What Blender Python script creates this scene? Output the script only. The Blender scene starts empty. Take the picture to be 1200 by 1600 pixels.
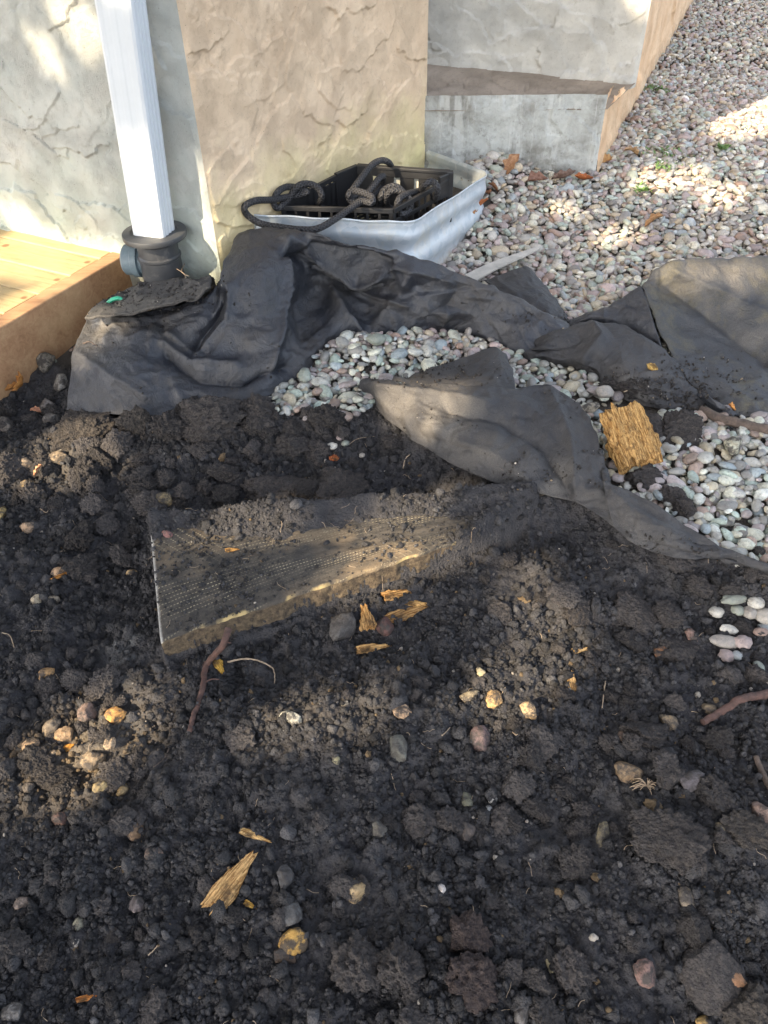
import bpy, math, random
import numpy as np
from mathutils import Matrix, Vector

# ------------------------------------------------------------------ camera
SC = bpy.context.scene
FPX, PITCH, ROLL, CAMH = 1200.0, math.radians(42), math.radians(-1.2), 0.80
FW = np.array([0, math.cos(PITCH), -math.sin(PITCH)])
UP0 = np.array([0, math.sin(PITCH), math.cos(PITCH)]); RT0 = np.array([1.0, 0, 0])
RT = math.cos(ROLL)*RT0 + math.sin(ROLL)*UP0
UP = -math.sin(ROLL)*RT0 + math.cos(ROLL)*UP0
CAM = np.array([0, 0, CAMH])
cd = bpy.data.cameras.new('camera'); cam = bpy.data.objects.new('camera', cd)
SC.collection.objects.link(cam); SC.camera = cam
cam.matrix_world = Matrix(((RT[0], UP[0], -FW[0], 0), (RT[1], UP[1], -FW[1], 0), (RT[2], UP[2], -FW[2], CAMH), (0, 0, 0, 1)))
cd.sensor_fit = 'VERTICAL'; cd.sensor_height = 36; cd.lens = 36*FPX/1600; cd.clip_start = 0.02; cd.clip_end = 300
cd.dof.use_dof = False

# ------------------------------------------------------------------ light
SUN_EL = math.radians(36); SUN_AZ = math.atan2(-0.84, -0.92)       # direction TO the sun, from +x
SDIR = np.array([math.cos(SUN_EL)*math.cos(SUN_AZ), math.cos(SUN_EL)*math.sin(SUN_AZ), math.sin(SUN_EL)])
W = bpy.data.worlds.new('World'); SC.world = W; W.use_nodes = True
nt = W.node_tree; nt.nodes.clear()
sky = nt.nodes.new('ShaderNodeTexSky'); sky.sky_type = 'NISHITA'; sky.sun_disc = False
sky.sun_elevation = SUN_EL; sky.sun_rotation = math.pi/2 - SUN_AZ
sky.dust_density = 3.0; sky.ozone_density = 0.6; sky.air_density = 0.9
hs = nt.nodes.new('ShaderNodeHueSaturation'); hs.inputs['Saturation'].default_value = 0.55
bg = nt.nodes.new('ShaderNodeBackground'); bg.inputs['Strength'].default_value = 0.15
wo = nt.nodes.new('ShaderNodeOutputWorld')
nt.links.new(sky.outputs[0], hs.inputs['Color']); nt.links.new(hs.outputs[0], bg.inputs['Color']); nt.links.new(bg.outputs[0], wo.inputs[0])
sl = bpy.data.lights.new('sun', 'SUN'); sl.energy = 2.9; sl.angle = math.radians(0.6); sl.color = (1.0, 0.82, 0.58)
so = bpy.data.objects.new('sun', sl); SC.collection.objects.link(so)
so.rotation_euler = Vector(tuple(SDIR)).to_track_quat('Z', 'Y').to_euler()
SC.view_settings.view_transform = 'Standard'; SC.view_settings.look = 'None'
SC.view_settings.exposure = 2.25; SC.view_settings.gamma = 1

rng = np.random.default_rng(7); random.seed(7)

# ------------------------------------------------------------------ pixel (1200x1600) -> place on a level
def ray(u, v):
    return FW + RT*(u-600)/FPX - UP*(v-800)/FPX
def un(u, v, z=0.0):
    d = ray(u, v); return CAM + d*((z-CAMH)/d[2])
def pr(P):
    q = np.atleast_2d(P) - CAM; z = q@FW
    return 600+FPX*(q@RT)/z, 800-FPX*(q@UP)/z, z

# ------------------------------------------------------------------ noise
def _h(ix, iy, iz, s):
    h = (ix.astype(np.uint32)*np.uint32(374761393) + iy.astype(np.uint32)*np.uint32(668265263) + iz.astype(np.uint32)*np.uint32(2147483647 - 1013) + np.uint32((s*974634777) & 0xffffffff))
    h ^= h >> np.uint32(13); h *= np.uint32(1274126177); h ^= h >> np.uint32(16); h *= np.uint32(2246822519); h ^= h >> np.uint32(13)
    return h
def _r(h, k=0):
    return ((h >> np.uint32(k)) & np.uint32(0xffff)).astype(np.float32)/65535.0
def noise3(x, y, z, s=0):
    x, y, z = np.broadcast_arrays(np.asarray(x, float), np.asarray(y, float), np.asarray(z, float))
    ix, iy, iz = np.floor(x), np.floor(y), np.floor(z)
    fx, fy, fz = x-ix, y-iy, z-iz
    w = lambda t: t*t*t*(t*(t*6-15)+10)
    ux, uy, uz = w(fx), w(fy), w(fz); ix, iy, iz = ix.astype(np.int64), iy.astype(np.int64), iz.astype(np.int64)
    out = 0
    for dx in (0, 1):
        for dy in (0, 1):
            for dz in (0, 1):
                h = _h(ix+dx, iy+dy, iz+dz, s)
                g = (_r(h)*2-1)*(fx-dx)+(_r(h, 8)*2-1)*(fy-dy)+(_r(h, 16)*2-1)*(fz-dz)
                out = out + g*(ux if dx else 1-ux)*(uy if dy else 1-uy)*(uz if dz else 1-uz)
    return out*1.6
def noise2(x, y, s=0):
    x, y = np.broadcast_arrays(np.asarray(x, float), np.asarray(y, float))
    ix, iy = np.floor(x), np.floor(y); fx, fy = x-ix, y-iy
    w = lambda t: t*t*t*(t*(t*6-15)+10)
    ux, uy = w(fx), w(fy); ix, iy = ix.astype(np.int64), iy.astype(np.int64); z = np.zeros_like(ix)
    out = 0
    for dx in (0, 1):
        for dy in (0, 1):
            h = _h(ix+dx, iy+dy, z, s)
            g = (_r(h)*2-1)*(fx-dx)+(_r(h, 14)*2-1)*(fy-dy)
            out = out + g*(ux if dx else 1-ux)*(uy if dy else 1-uy)
    return out*1.7
def fbm2(x, y, s=0, o=4, g=.5):
    a, t = 1.0, 0
    for i in range(o):
        t = t + a*noise2(x*2**i, y*2**i, s+i*17); a *= g
    return t
def worley(x, y, s=0):
    x, y = np.broadcast_arrays(np.asarray(x, float), np.asarray(y, float))
    ix, iy = np.floor(x).astype(np.int64), np.floor(y).astype(np.int64); z = np.zeros_like(ix)
    d1 = np.full(x.shape, 9.0); d2 = d1.copy(); idv = np.zeros(x.shape)
    for dx in (-1, 0, 1):
        for dy in (-1, 0, 1):
            h = _h(ix+dx, iy+dy, z, s)
            d = np.hypot(ix+dx+_r(h)-x, iy+dy+_r(h, 8)-y)
            n = d < d1
            d2 = np.where(n, d1, np.minimum(d2, d)); idv = np.where(n, _r(h, 16), idv); d1 = np.where(n, d, d1)
    return d1, d2, idv
def sst(a, b, x):
    t = np.clip((x-a)/(b-a), 0, 1); return t*t*(3-2*t)
def seg_dist(x, y, pts):
    d = np.full(np.shape(x), 1e9)
    for (ax, ay), (bx, by) in zip(pts[:-1], pts[1:]):
        vx, vy = bx-ax, by-ay
        t = np.clip(((x-ax)*vx+(y-ay)*vy)/(vx*vx+vy*vy+1e-12), 0, 1)
        d = np.minimum(d, np.hypot(x-ax-t*vx, y-ay-t*vy))
    return d
def in_poly(x, y, P):
    c = np.zeros(np.shape(x), bool); n = len(P)
    for i in range(n):
        x1, y1 = P[i]; x2, y2 = P[(i+1) % n]
        if y1 == y2: continue
        k = ((y1 > y) != (y2 > y)) & (x < (x2-x1)*(y-y1)/(y2-y1)+x1); c ^= k
    return c

# ------------------------------------------------------------------ object helpers
def tag(o, label=None, cat=None, group=None, kind=None):
    if label: o['label'] = label
    if cat: o['category'] = cat
    if group: o['group'] = group
    if kind: o['kind'] = kind
    return o
def empty(name, loc, label, cat, group=None):
    o = bpy.data.objects.new(name, None); SC.collection.objects.link(o); o.location = tuple(map(float, loc)); o.empty_display_size = .05
    o.matrix_world = Matrix.Translation(Vector(tuple(map(float, loc))))
    return tag(o, label, cat, group)
def mesh_np(name, V, F, smooth=True, uv=None, col=None):
    """V (n,3); F list of index arrays (k quads or tris)"""
    me = bpy.data.meshes.new(name)
    if isinstance(F, np.ndarray):
        V = np.ascontiguousarray(V, dtype=np.float32); k = F.shape[1]
        me.vertices.add(len(V)); me.vertices.foreach_set('co', V.ravel())
        me.loops.add(F.size); me.loops.foreach_set('vertex_index', F.astype(np.int32).ravel())
        me.polygons.add(len(F)); me.polygons.foreach_set('loop_start', np.arange(0, F.size, k, dtype=np.int32))
        me.update(calc_edges=True)
    else:
        me.from_pydata([tuple(map(float, p)) for p in V], [], [tuple(map(int, f)) for f in F]); me.update()
    me.polygons.foreach_set('use_smooth', np.full(len(me.polygons), smooth))
    if col is not None:
        a = me.color_attributes.new('tint', 'FLOAT_COLOR', 'POINT')
        c = np.ones((len(V), 4), np.float32); c[:, :3] = col; a.data.foreach_set('color', c.ravel())
    if uv is not None:
        l = me.uv_layers.new(name='uv'); vi = np.empty(len(me.loops), np.int32); me.loops.foreach_get('vertex_index', vi)
        l.data.foreach_set('uv', np.asarray(uv, np.float32)[vi].ravel())
    me.validate(clean_customdata=False)
    return me
def link(name, me, m=None, parent=None, loc=None):
    o = bpy.data.objects.new(name, me); SC.collection.objects.link(o)
    if m is not None and len(me.materials) == 0: me.materials.append(m)
    if loc is not None: o.location = tuple(map(float, loc))
    if parent is not None:
        o.parent = parent; o.matrix_parent_inverse = parent.matrix_world.inverted()
    return o
def grid_faces(nr, nc):
    i = np.arange(nr*nc).reshape(nr, nc)
    return np.stack([i[:-1, :-1].ravel(), i[:-1, 1:].ravel(), i[1:, 1:].ravel(), i[1:, :-1].ravel()], 1)
def ico(sub):
    t = (1+5**.5)/2
    v = [(-1, t, 0), (1, t, 0), (-1, -t, 0), (1, -t, 0), (0, -1, t), (0, 1, t), (0, -1, -t), (0, 1, -t), (t, 0, -1), (t, 0, 1), (-t, 0, -1), (-t, 0, 1)]
    f = [(0, 11, 5), (0, 5, 1), (0, 1, 7), (0, 7, 10), (0, 10, 11), (1, 5, 9), (5, 11, 4), (11, 10, 2), (10, 7, 6), (7, 1, 8), (3, 9, 4), (3, 4, 2), (3, 2, 6), (3, 6, 8), (3, 8, 9), (4, 9, 5), (2, 4, 11), (6, 2, 10), (8, 6, 7), (9, 8, 1)]
    v = [np.array(p)/np.linalg.norm(p) for p in v]
    for _ in range(sub):
        c = {}; nf = []
        def mid(a, b):
            k = (min(a, b), max(a, b))
            if k not in c:
                m = v[a]+v[b]; v.append(m/np.linalg.norm(m)); c[k] = len(v)-1
            return c[k]
        for a, b, d in f:
            x, y, z = mid(a, b), mid(b, d), mid(d, a); nf += [(a, x, z), (b, y, x), (d, z, y), (x, y, z)]
        f = nf
    return np.array(v), np.array(f)
def rotm(ax, ay, az):
    cx, sx, cy, sy, cz, sz = np.cos(ax), np.sin(ax), np.cos(ay), np.sin(ay), np.cos(az), np.sin(az)
    R = np.empty(np.shape(ax)+(3, 3))
    R[..., 0, 0] = cz*cy; R[..., 0, 1] = cz*sy*sx-sz*cx; R[..., 0, 2] = cz*sy*cx+sz*sx
    R[..., 1, 0] = sz*cy; R[..., 1, 1] = sz*sy*sx+cz*cx; R[..., 1, 2] = sz*sy*cx-cz*sx
    R[..., 2, 0] = -sy; R[..., 2, 1] = cy*sx; R[..., 2, 2] = cy*cx
    return R
def box_bm(cx, cy, cz, sx, sy, sz, R=None):
    v = np.array([(a*sx/2, b*sy/2, c*sz/2) for a in (-1, 1) for b in (-1, 1) for c in (-1, 1)])
    if R is not None: v = v@np.asarray(R).T
    v = v+np.array([cx, cy, cz])
    f = [(0, 1, 3, 2), (4, 6, 7, 5), (0, 4, 5, 1), (2, 3, 7, 6), (0, 2, 6, 4), (1, 5, 7, 3)]
    return v, f
class MB:
    def __init__(s): s.v = []; s.f = []; s.n = 0
    def add(s, v, f):
        s.v += [tuple(map(float, p)) for p in v]; s.f += [tuple(int(i)+s.n for i in q) for q in f]; s.n += len(v); return s
    def beam(s, a, b, w, h, up=(0, 0, 1)):
        a, b = np.array(a, float), np.array(b, float); d = b-a; L = np.linalg.norm(d); d /= L
        up = np.array(up, float); x = np.cross(d, up); x /= np.linalg.norm(x); y = np.cross(x, d)
        R = np.stack([d, x, y], 1); c = (a+b)/2
        v, f = box_bm(c[0], c[1], c[2], L, w, h, R); return s.add(v, f)
    def build(s, name, m, parent=None, bevel=0, smooth=False):
        me = mesh_np(name, s.v, s.f, smooth); o = link(name, me, m, parent)
        if bevel:
            b = o.modifiers.new('bevel', 'BEVEL'); b.width = bevel; b.segments = 2; b.limit_method = 'ANGLE'; b.angle_limit = .7
        return o
def crom(P, n):
    """Catmull-Rom along axis 0, n samples per span"""
    P = np.asarray(P, float); Q = np.concatenate([[2*P[0]-P[1]], P, [2*P[-1]-P[-2]]])
    out = []
    for i in range(1, len(Q)-2):
        for t in np.arange(n)/n:
            a, b, c, d = Q[i-1], Q[i], Q[i+1], Q[i+2]
            out.append(.5*((2*b)+(c-a)*t+(2*a-5*b+4*c-d)*t*t+(3*b-a-3*c+d)*t**3))
    out.append(P[-1]); return np.array(out)
def tube(P, rad, seg=12, closed_ends=True, rfun=None):
    P = np.asarray(P, float); n = len(P); T = np.gradient(P, axis=0); T /= np.linalg.norm(T, axis=1)[:, None]+1e-12
    up = np.array([0, 0, 1.0]) if abs(T[0][2]) < .9 else np.array([1.0, 0, 0])
    N = np.cross(T[0], up); N /= np.linalg.norm(N); V = []; UVs = []; L = 0
    r = np.broadcast_to(rad, (n,))
    for i in range(n):
        N = N-T[i]*(N@T[i]); N /= np.linalg.norm(N); B = np.cross(T[i], N)
        if i: L += np.linalg.norm(P[i]-P[i-1])
        for k in range(seg+1):
            a = 2*math.pi*k/seg; V.append(P[i]+(N*math.cos(a)+B*math.sin(a))*r[i]); UVs.append((k/seg, L))
    F = grid_faces(n, seg+1)
    V = np.array(V); UVs = np.array(UVs)
    if closed_ends:
        c0, c1 = len(V), len(V)+1
        V = np.vstack([V, P[0], P[-1]]); UVs = np.vstack([UVs, [0, 0], [0, L]])
        cap = [(c0, k+1, k, k) for k in range(seg)]+[(c1, (n-1)*(seg+1)+k, (n-1)*(seg+1)+k+1, (n-1)*(seg+1)+k+1) for k in range(seg)]
        Fl = [tuple(f) for f in F]+[c[:3] for c in cap]
        return V, Fl, UVs
    return V, [tuple(f) for f in F], UVs

# ------------------------------------------------------------------ materials
class NB:
    def __init__(s, name):
        s.m = bpy.data.materials.new(name); s.m.use_nodes = True; s.t = s.m.node_tree; s.t.nodes.clear()
        s.out = s.t.nodes.new('ShaderNodeOutputMaterial'); s.b = s.t.nodes.new('ShaderNodeBsdfPrincipled')
        s.t.links.new(s.b.outputs[0], s.out.inputs['Surface'])
        s.tc = s.t.nodes.new('ShaderNodeTexCoord'); s.co = s.tc.outputs['Object']
    def put(s, sock, v):
        if hasattr(v, 'is_output') or isinstance(v, bpy.types.NodeSocket): s.t.links.new(v, sock)
        elif isinstance(v, (tuple, list)) and len(v) == 3 and sock.type == 'RGBA': sock.default_value = (*v, 1)
        else: sock.default_value = v
    def noise(s, scale, detail=5, rough=.6, dist=0, co=None, out='Fac'):
        n = s.t.nodes.new('ShaderNodeTexNoise'); s.t.links.new(co or s.co, n.inputs['Vector'])
        n.inputs['Scale'].default_value = scale; n.inputs['Detail'].default_value = detail; n.inputs['Roughness'].default_value = rough; n.inputs['Distortion'].default_value = dist
        return n.outputs[out]
    def voro(s, scale, feat='F1', co=None, out='Distance', rand=1):
        n = s.t.nodes.new('ShaderNodeTexVoronoi'); n.feature = feat; s.t.links.new(co or s.co, n.inputs['Vector']); n.inputs['Scale'].default_value = scale
        n.inputs['Randomness'].default_value = rand
        return n.outputs[out]
    def map(s, scale, rot=(0, 0, 0), co=None):
        n = s.t.nodes.new('ShaderNodeMapping'); s.t.links.new(co or s.co, n.inputs['Vector']); n.inputs['Scale'].default_value = scale; n.inputs['Rotation'].default_value = rot
        return n.outputs[0]
    def ramp(s, fac, stops):
        n = s.t.nodes.new('ShaderNodeValToRGB'); s.t.links.new(fac, n.inputs[0]); e = n.color_ramp.elements
        while len(e) < len(stops): e.new(.5)
        for i, (p, c) in enumerate(stops):
            e[i].position = p; e[i].color = (*((c,)*3 if not isinstance(c, tuple) else c), 1)
        return n.outputs[0]
    def mix(s, fac, a, b, mode='MIX'):
        n = s.t.nodes.new('ShaderNodeMix'); n.data_type = 'RGBA'; n.blend_type = mode
        s.put(n.inputs[0], fac); s.put(n.inputs[6], a); s.put(n.inputs[7], b); return n.outputs[2]
    def math(s, op, a, b=0.0, clamp=False):
        n = s.t.nodes.new('ShaderNodeMath'); n.operation = op; n.use_clamp = clamp; s.put(n.inputs[0], a); s.put(n.inputs[1], b); return n.outputs[0]
    def attr(s, name='tint', out='Color'):
        n = s.t.nodes.new('ShaderNodeAttribute'); n.attribute_name = name; return n.outputs[out]
    def objcol(s):
        return s.t.nodes.new('ShaderNodeObjectInfo').outputs['Color']
    def sep(s, co=None):
        n = s.t.nodes.new('ShaderNodeSeparateXYZ'); s.t.links.new(co or s.co, n.inputs[0]); return n.outputs
    def bump(s, h, dist=.002, strength=1.0, normal=None):
        n = s.t.nodes.new('ShaderNodeBump'); n.inputs['Distance'].default_value = dist; n.inputs['Strength'].default_value = strength
        s.t.links.new(h, n.inputs['Height'])
        if normal is not None: s.t.links.new(normal, n.inputs['Normal'])
        return n.outputs[0]
    def done(s, col=None, rough=None, nor=None, metal=None, spec=None, **kw):
        if col is not None: s.put(s.b.inputs['Base Color'], col)
        if rough is not None: s.put(s.b.inputs['Roughness'], rough)
        if nor is not None: s.put(s.b.inputs['Normal'], nor)
        if metal is not None: s.put(s.b.inputs['Metallic'], metal)
        if spec is not None: s.b.inputs['Specular IOR Level'].default_value = spec
        for k, v in kw.items(): s.put(s.b.inputs[k.replace('_', ' ')], v)
        return s.m

def m_ground():
    b = NB('soil_and_dirt'); geo = b.t.nodes.new('ShaderNodeNewGeometry'); b.co = geo.outputs['Position']
    n1 = b.noise(6, 6, .65); n2 = b.noise(60, 5, .7); n3 = b.noise(420, 3, .7); v = b.voro(170, out='Color')
    c = b.ramp(n1, [(.3, (.022, .022, .026)), (.5, (.036, .035, .038)), (.72, (.064, .059, .057))])
    c = b.mix(b.math('MULTIPLY', b.ramp(n2, [(.4, 0.), (.7, 1.)]), .6), c, (.062, .058, .056))
    c = b.mix(b.ramp(n3, [(.66, 0.), (.74, .7)]), c, (.15, .135, .115))
    c = b.mix(b.ramp(b.noise(900, 2, .6), [(.70, 0.), (.76, .8)]), c, (.33, .31, .28))
    c = b.mix(b.math('MULTIPLY', b.ramp(b.noise(5, 4, .6, .3), [(.58, 0.), (.72, 1.)]), b.ramp(b.noise(90, 4, .7), [(.4, .15), (.65, .8)])), c, (.13, .13, .125))
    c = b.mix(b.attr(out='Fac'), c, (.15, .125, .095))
    h = b.math('ADD', b.math('MULTIPLY', b.noise(220, 4, .7), 1.0), b.math('MULTIPLY', b.voro(260), -.6))
    h = b.math('ADD', h, b.math('MULTIPLY', b.noise(900, 3, .7), .35))
    return b.done(c, .92, b.bump(h, .0035, .9), spec=.25)
def m_crumb():
    b = NB('soil_crumb'); geo = b.t.nodes.new('ShaderNodeNewGeometry'); b.co = geo.outputs['Position']
    c = b.mix(b.ramp(b.noise(350, 4, .7), [(.35, 0.), (.7, 1.)]), b.attr(), b.mix(1, b.attr(), (1.7, 1.6, 1.5), 'MULTIPLY'))
    return b.done(c, .95, b.bump(b.math('ADD', b.noise(420, 5, .75), b.math('MULTIPLY', b.voro(500), -.5)), .004, 1), spec=.15)
def m_clod():
    b = NB('clod_of_soil'); geo = b.t.nodes.new('ShaderNodeNewGeometry'); b.co = geo.outputs['Position']; oc = b.objcol()
    c = b.mix(b.ramp(b.noise(160, 5, .7), [(.35, 0.), (.68, 1.)]), b.mix(1, oc, (.62, .62, .66), 'MULTIPLY'), b.mix(1, oc, (1.6, 1.5, 1.4), 'MULTIPLY'))
    c = b.mix(b.ramp(b.noise(800, 2, .6), [(.69, 0.), (.75, .7)]), c, (.3, .28, .25))
    h = b.math('ADD', b.noise(260, 5, .75), b.math('MULTIPLY', b.voro(300), -.5))
    return b.done(c, .93, b.bump(h, .006, 1), spec=.2)
def m_stone(obj=True):
    b = NB('river_stone' if obj else 'gravel_stone'); geo = b.t.nodes.new('ShaderNodeNewGeometry'); b.co = geo.outputs['Position']
    oc = b.objcol() if obj else b.attr()
    c = b.mix(b.ramp(b.noise(140, 4, .6, 1.2), [(.42, 0.), (.62, 1.)]), oc, b.mix(1, oc, (1.25, 1.2, 1.15), 'MULTIPLY'))
    c = b.mix(b.ramp(b.noise(700, 3, .6), [(.3, .55), (.42, 0.)]), c, b.mix(1, oc, (.55, .52, .5), 'MULTIPLY'))
    c = b.mix(b.ramp(b.noise(45, 5, .7), [(.50, 0.), (.70, .65)]), c, (.12, .10, .08))
    c = b.mix(b.ramp(b.noise(220, 4, .7), [(.58, 0.), (.68, .6)]), c, (.07, .06, .05))
    return b.done(c, .55, b.bump(b.noise(500, 4, .6), .0008, .6), spec=.4)
def m_rawstone():
    b = NB('dirty_stone'); geo = b.t.nodes.new('ShaderNodeNewGeometry'); b.co = geo.outputs['Position']; oc = b.objcol()
    c = b.mix(b.ramp(b.noise(130, 5, .7), [(.35, 0.), (.65, 1.)]), b.mix(1, oc, (.6, .55, .5), 'MULTIPLY'), oc)
    c = b.mix(b.ramp(b.noise(70, 6, .75), [(.44, 0.), (.56, .92)]), c, (.045, .04, .037))
    return b.done(c, .8, b.bump(b.noise(260, 5, .7), .003, .8), spec=.3)
def m_rotwood():
    b = NB('rotten_wood'); oc = b.objcol()
    st = b.map((520, 520, 26))
    g = b.noise(1, 5, .7, co=st)
    c = b.mix(b.ramp(g, [(.40, 0.), (.58, 1.)]), b.mix(1, oc, (.38, .26, .16), 'MULTIPLY'), b.mix(1, oc, (1.3, 1.25, 1.2), 'MULTIPLY'))
    c = b.mix(b.ramp(b.noise(150, 5, .75), [(.50, 0.), (.66, .75)]), c, (.17, .095, .04))
    c = b.mix(b.ramp(b.noise(60, 5, .75), [(.54, 0.), (.68, .85)]), c, (.09, .06, .035))
    return b.done(c, .9, b.bump(b.math('ADD', g, b.math('MULTIPLY', b.noise(1, 3, .6, .6, co=b.map((120, 120, 18))), 2.0)), .005, 1), spec=.15)
def m_fabric(name, base, dust, dmid=.55, wet=.36):
    b = NB(name); geo = b.t.nodes.new('ShaderNodeNewGeometry'); b.co = geo.outputs['Position']
    n1 = b.noise(7, 6, .65, .6); n2 = b.noise(38, 6, .75, .5); fib = b.noise(1500, 2, .7)
    f = b.math('ADD', b.math('MULTIPLY', n1, .6), b.math('MULTIPLY', n2, .4))
    c = b.mix(b.ramp(f, [(dmid-.08, 0.), (dmid+.1, 1.)]), base, dust)
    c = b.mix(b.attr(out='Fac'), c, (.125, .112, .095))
    c = b.mix(b.ramp(b.noise(240, 4, .75), [(.62, 0.), (.72, .55)]), c, (.1, .09, .08))
    c = b.mix(b.ramp(b.noise(1100, 2, .5), [(.66, 0.), (.74, .7)]), c, (.2, .19, .17))
    c = b.mix(b.ramp(b.noise(520, 3, .7), [(.4, .45), (.55, 0.)]), c, (.012, .012, .013))
    h = b.math('ADD', b.math('MULTIPLY', b.noise(900, 3, .7), .25), b.math('MULTIPLY', b.noise(45, 6, .62, 1.4), 2.2))
    r = b.ramp(f, [(.42, wet), (.66, .75)])
    return b.done(c, r, b.bump(h, .0022, .8), spec=.55)
def m_stucco(name, c1, c2, c3, low=None):
    b = NB(name); geo = b.t.nodes.new('ShaderNodeNewGeometry'); b.co = geo.outputs['Position']
    c = b.mix(b.ramp(b.noise(9, 5, .6, .5), [(.35, 0.), (.65, 1.)]), c1, c2)
    c = b.mix(b.ramp(b.noise(80, 6, .75), [(.52, 0.), (.75, .6)]), c, c3)
    z = b.sep()[2]
    if low:
        c = b.mix(b.ramp(b.math('ADD', z, b.math('MULTIPLY', b.noise(10, 4, .6), .35)), [(.24, .9), (.50, 0.)]), c, low)
    c = b.mix(b.ramp(b.noise(260, 4, .8), [(.60, 0.), (.70, .55)]), c, c3)
    c = b.mix(b.ramp(b.math('ADD', z, b.math('MULTIPLY', b.noise(28, 5, .7), .16)), [(.10, .75), (.20, 0.)]), c, (.20, .165, .12))
    c = b.mix(b.ramp(b.voro(95), [(.045, .8), (.075, 0.)]), c, (.12, .1, .07))
    h = b.math('ADD', b.noise(330, 4, .75), b.math('MULTIPLY', b.ramp(b.voro(95), [(.03, 0.), (.08, 1.)]), .5))
    grit = b.math('MULTIPLY', b.noise(380, 4, .75), b.ramp(b.noise(14, 3, .6), [(.42, .25), (.58, 1.)]))
    return b.done(c, .88, b.bump(grit, .0036, 1.0, b.bump(h, .0016, .8)), spec=.25)
def m_concrete():
    b = NB('old_concrete'); geo = b.t.nodes.new('ShaderNodeNewGeometry'); b.co = geo.outputs['Position']
    c = b.mix(b.ramp(b.noise(8, 6, .7, .2), [(.38, 0.), (.62, 1.)]), (.24, .235, .21), (.46, .47, .44))
    drip = b.noise(1, 4, .65, .5, co=b.map((30, 30, 2.2)))
    c = b.mix(b.ramp(drip, [(.55, 0.), (.66, .7)]), c, (.55, .555, .52))
    c = b.mix(b.ramp(b.noise(60, 5, .7), [(.55, 0.), (.75, .6)]), c, (.12, .105, .085))
    return b.done(c, .9, b.bump(b.noise(160, 6, .7), .004, .8), spec=.2)
def m_deckwood(name='deck_wood', base=(.50, .38, .20), dark=(.33, .23, .11), rot=0.0, stretch=None):
    b = NB(name)
    st = b.map((5, 60, 60) if stretch is None else stretch, (0, 0, rot))
    g = b.noise(1.3, 6, .65, 1.2, co=st)
    c = b.mix(b.ramp(g, [(.3, 0.), (.7, 1.)]), dark, base)
    c = b.mix(b.ramp(b.noise(9, 5, .65), [(.45, 0.), (.75, .5)]), c, (.62, .44, .24))
    c = b.mix(b.ramp(b.voro(11), [(.07, .8), (.11, 0.)]), c, (.16, .07, .03))
    c = b.mix(b.ramp(b.noise(160, 4, .7), [(.66, 0.), (.74, .6)]), c, (.1, .07, .05))
    return b.done(c, .6, b.bump(g, .0015, .6), spec=.35)
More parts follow.
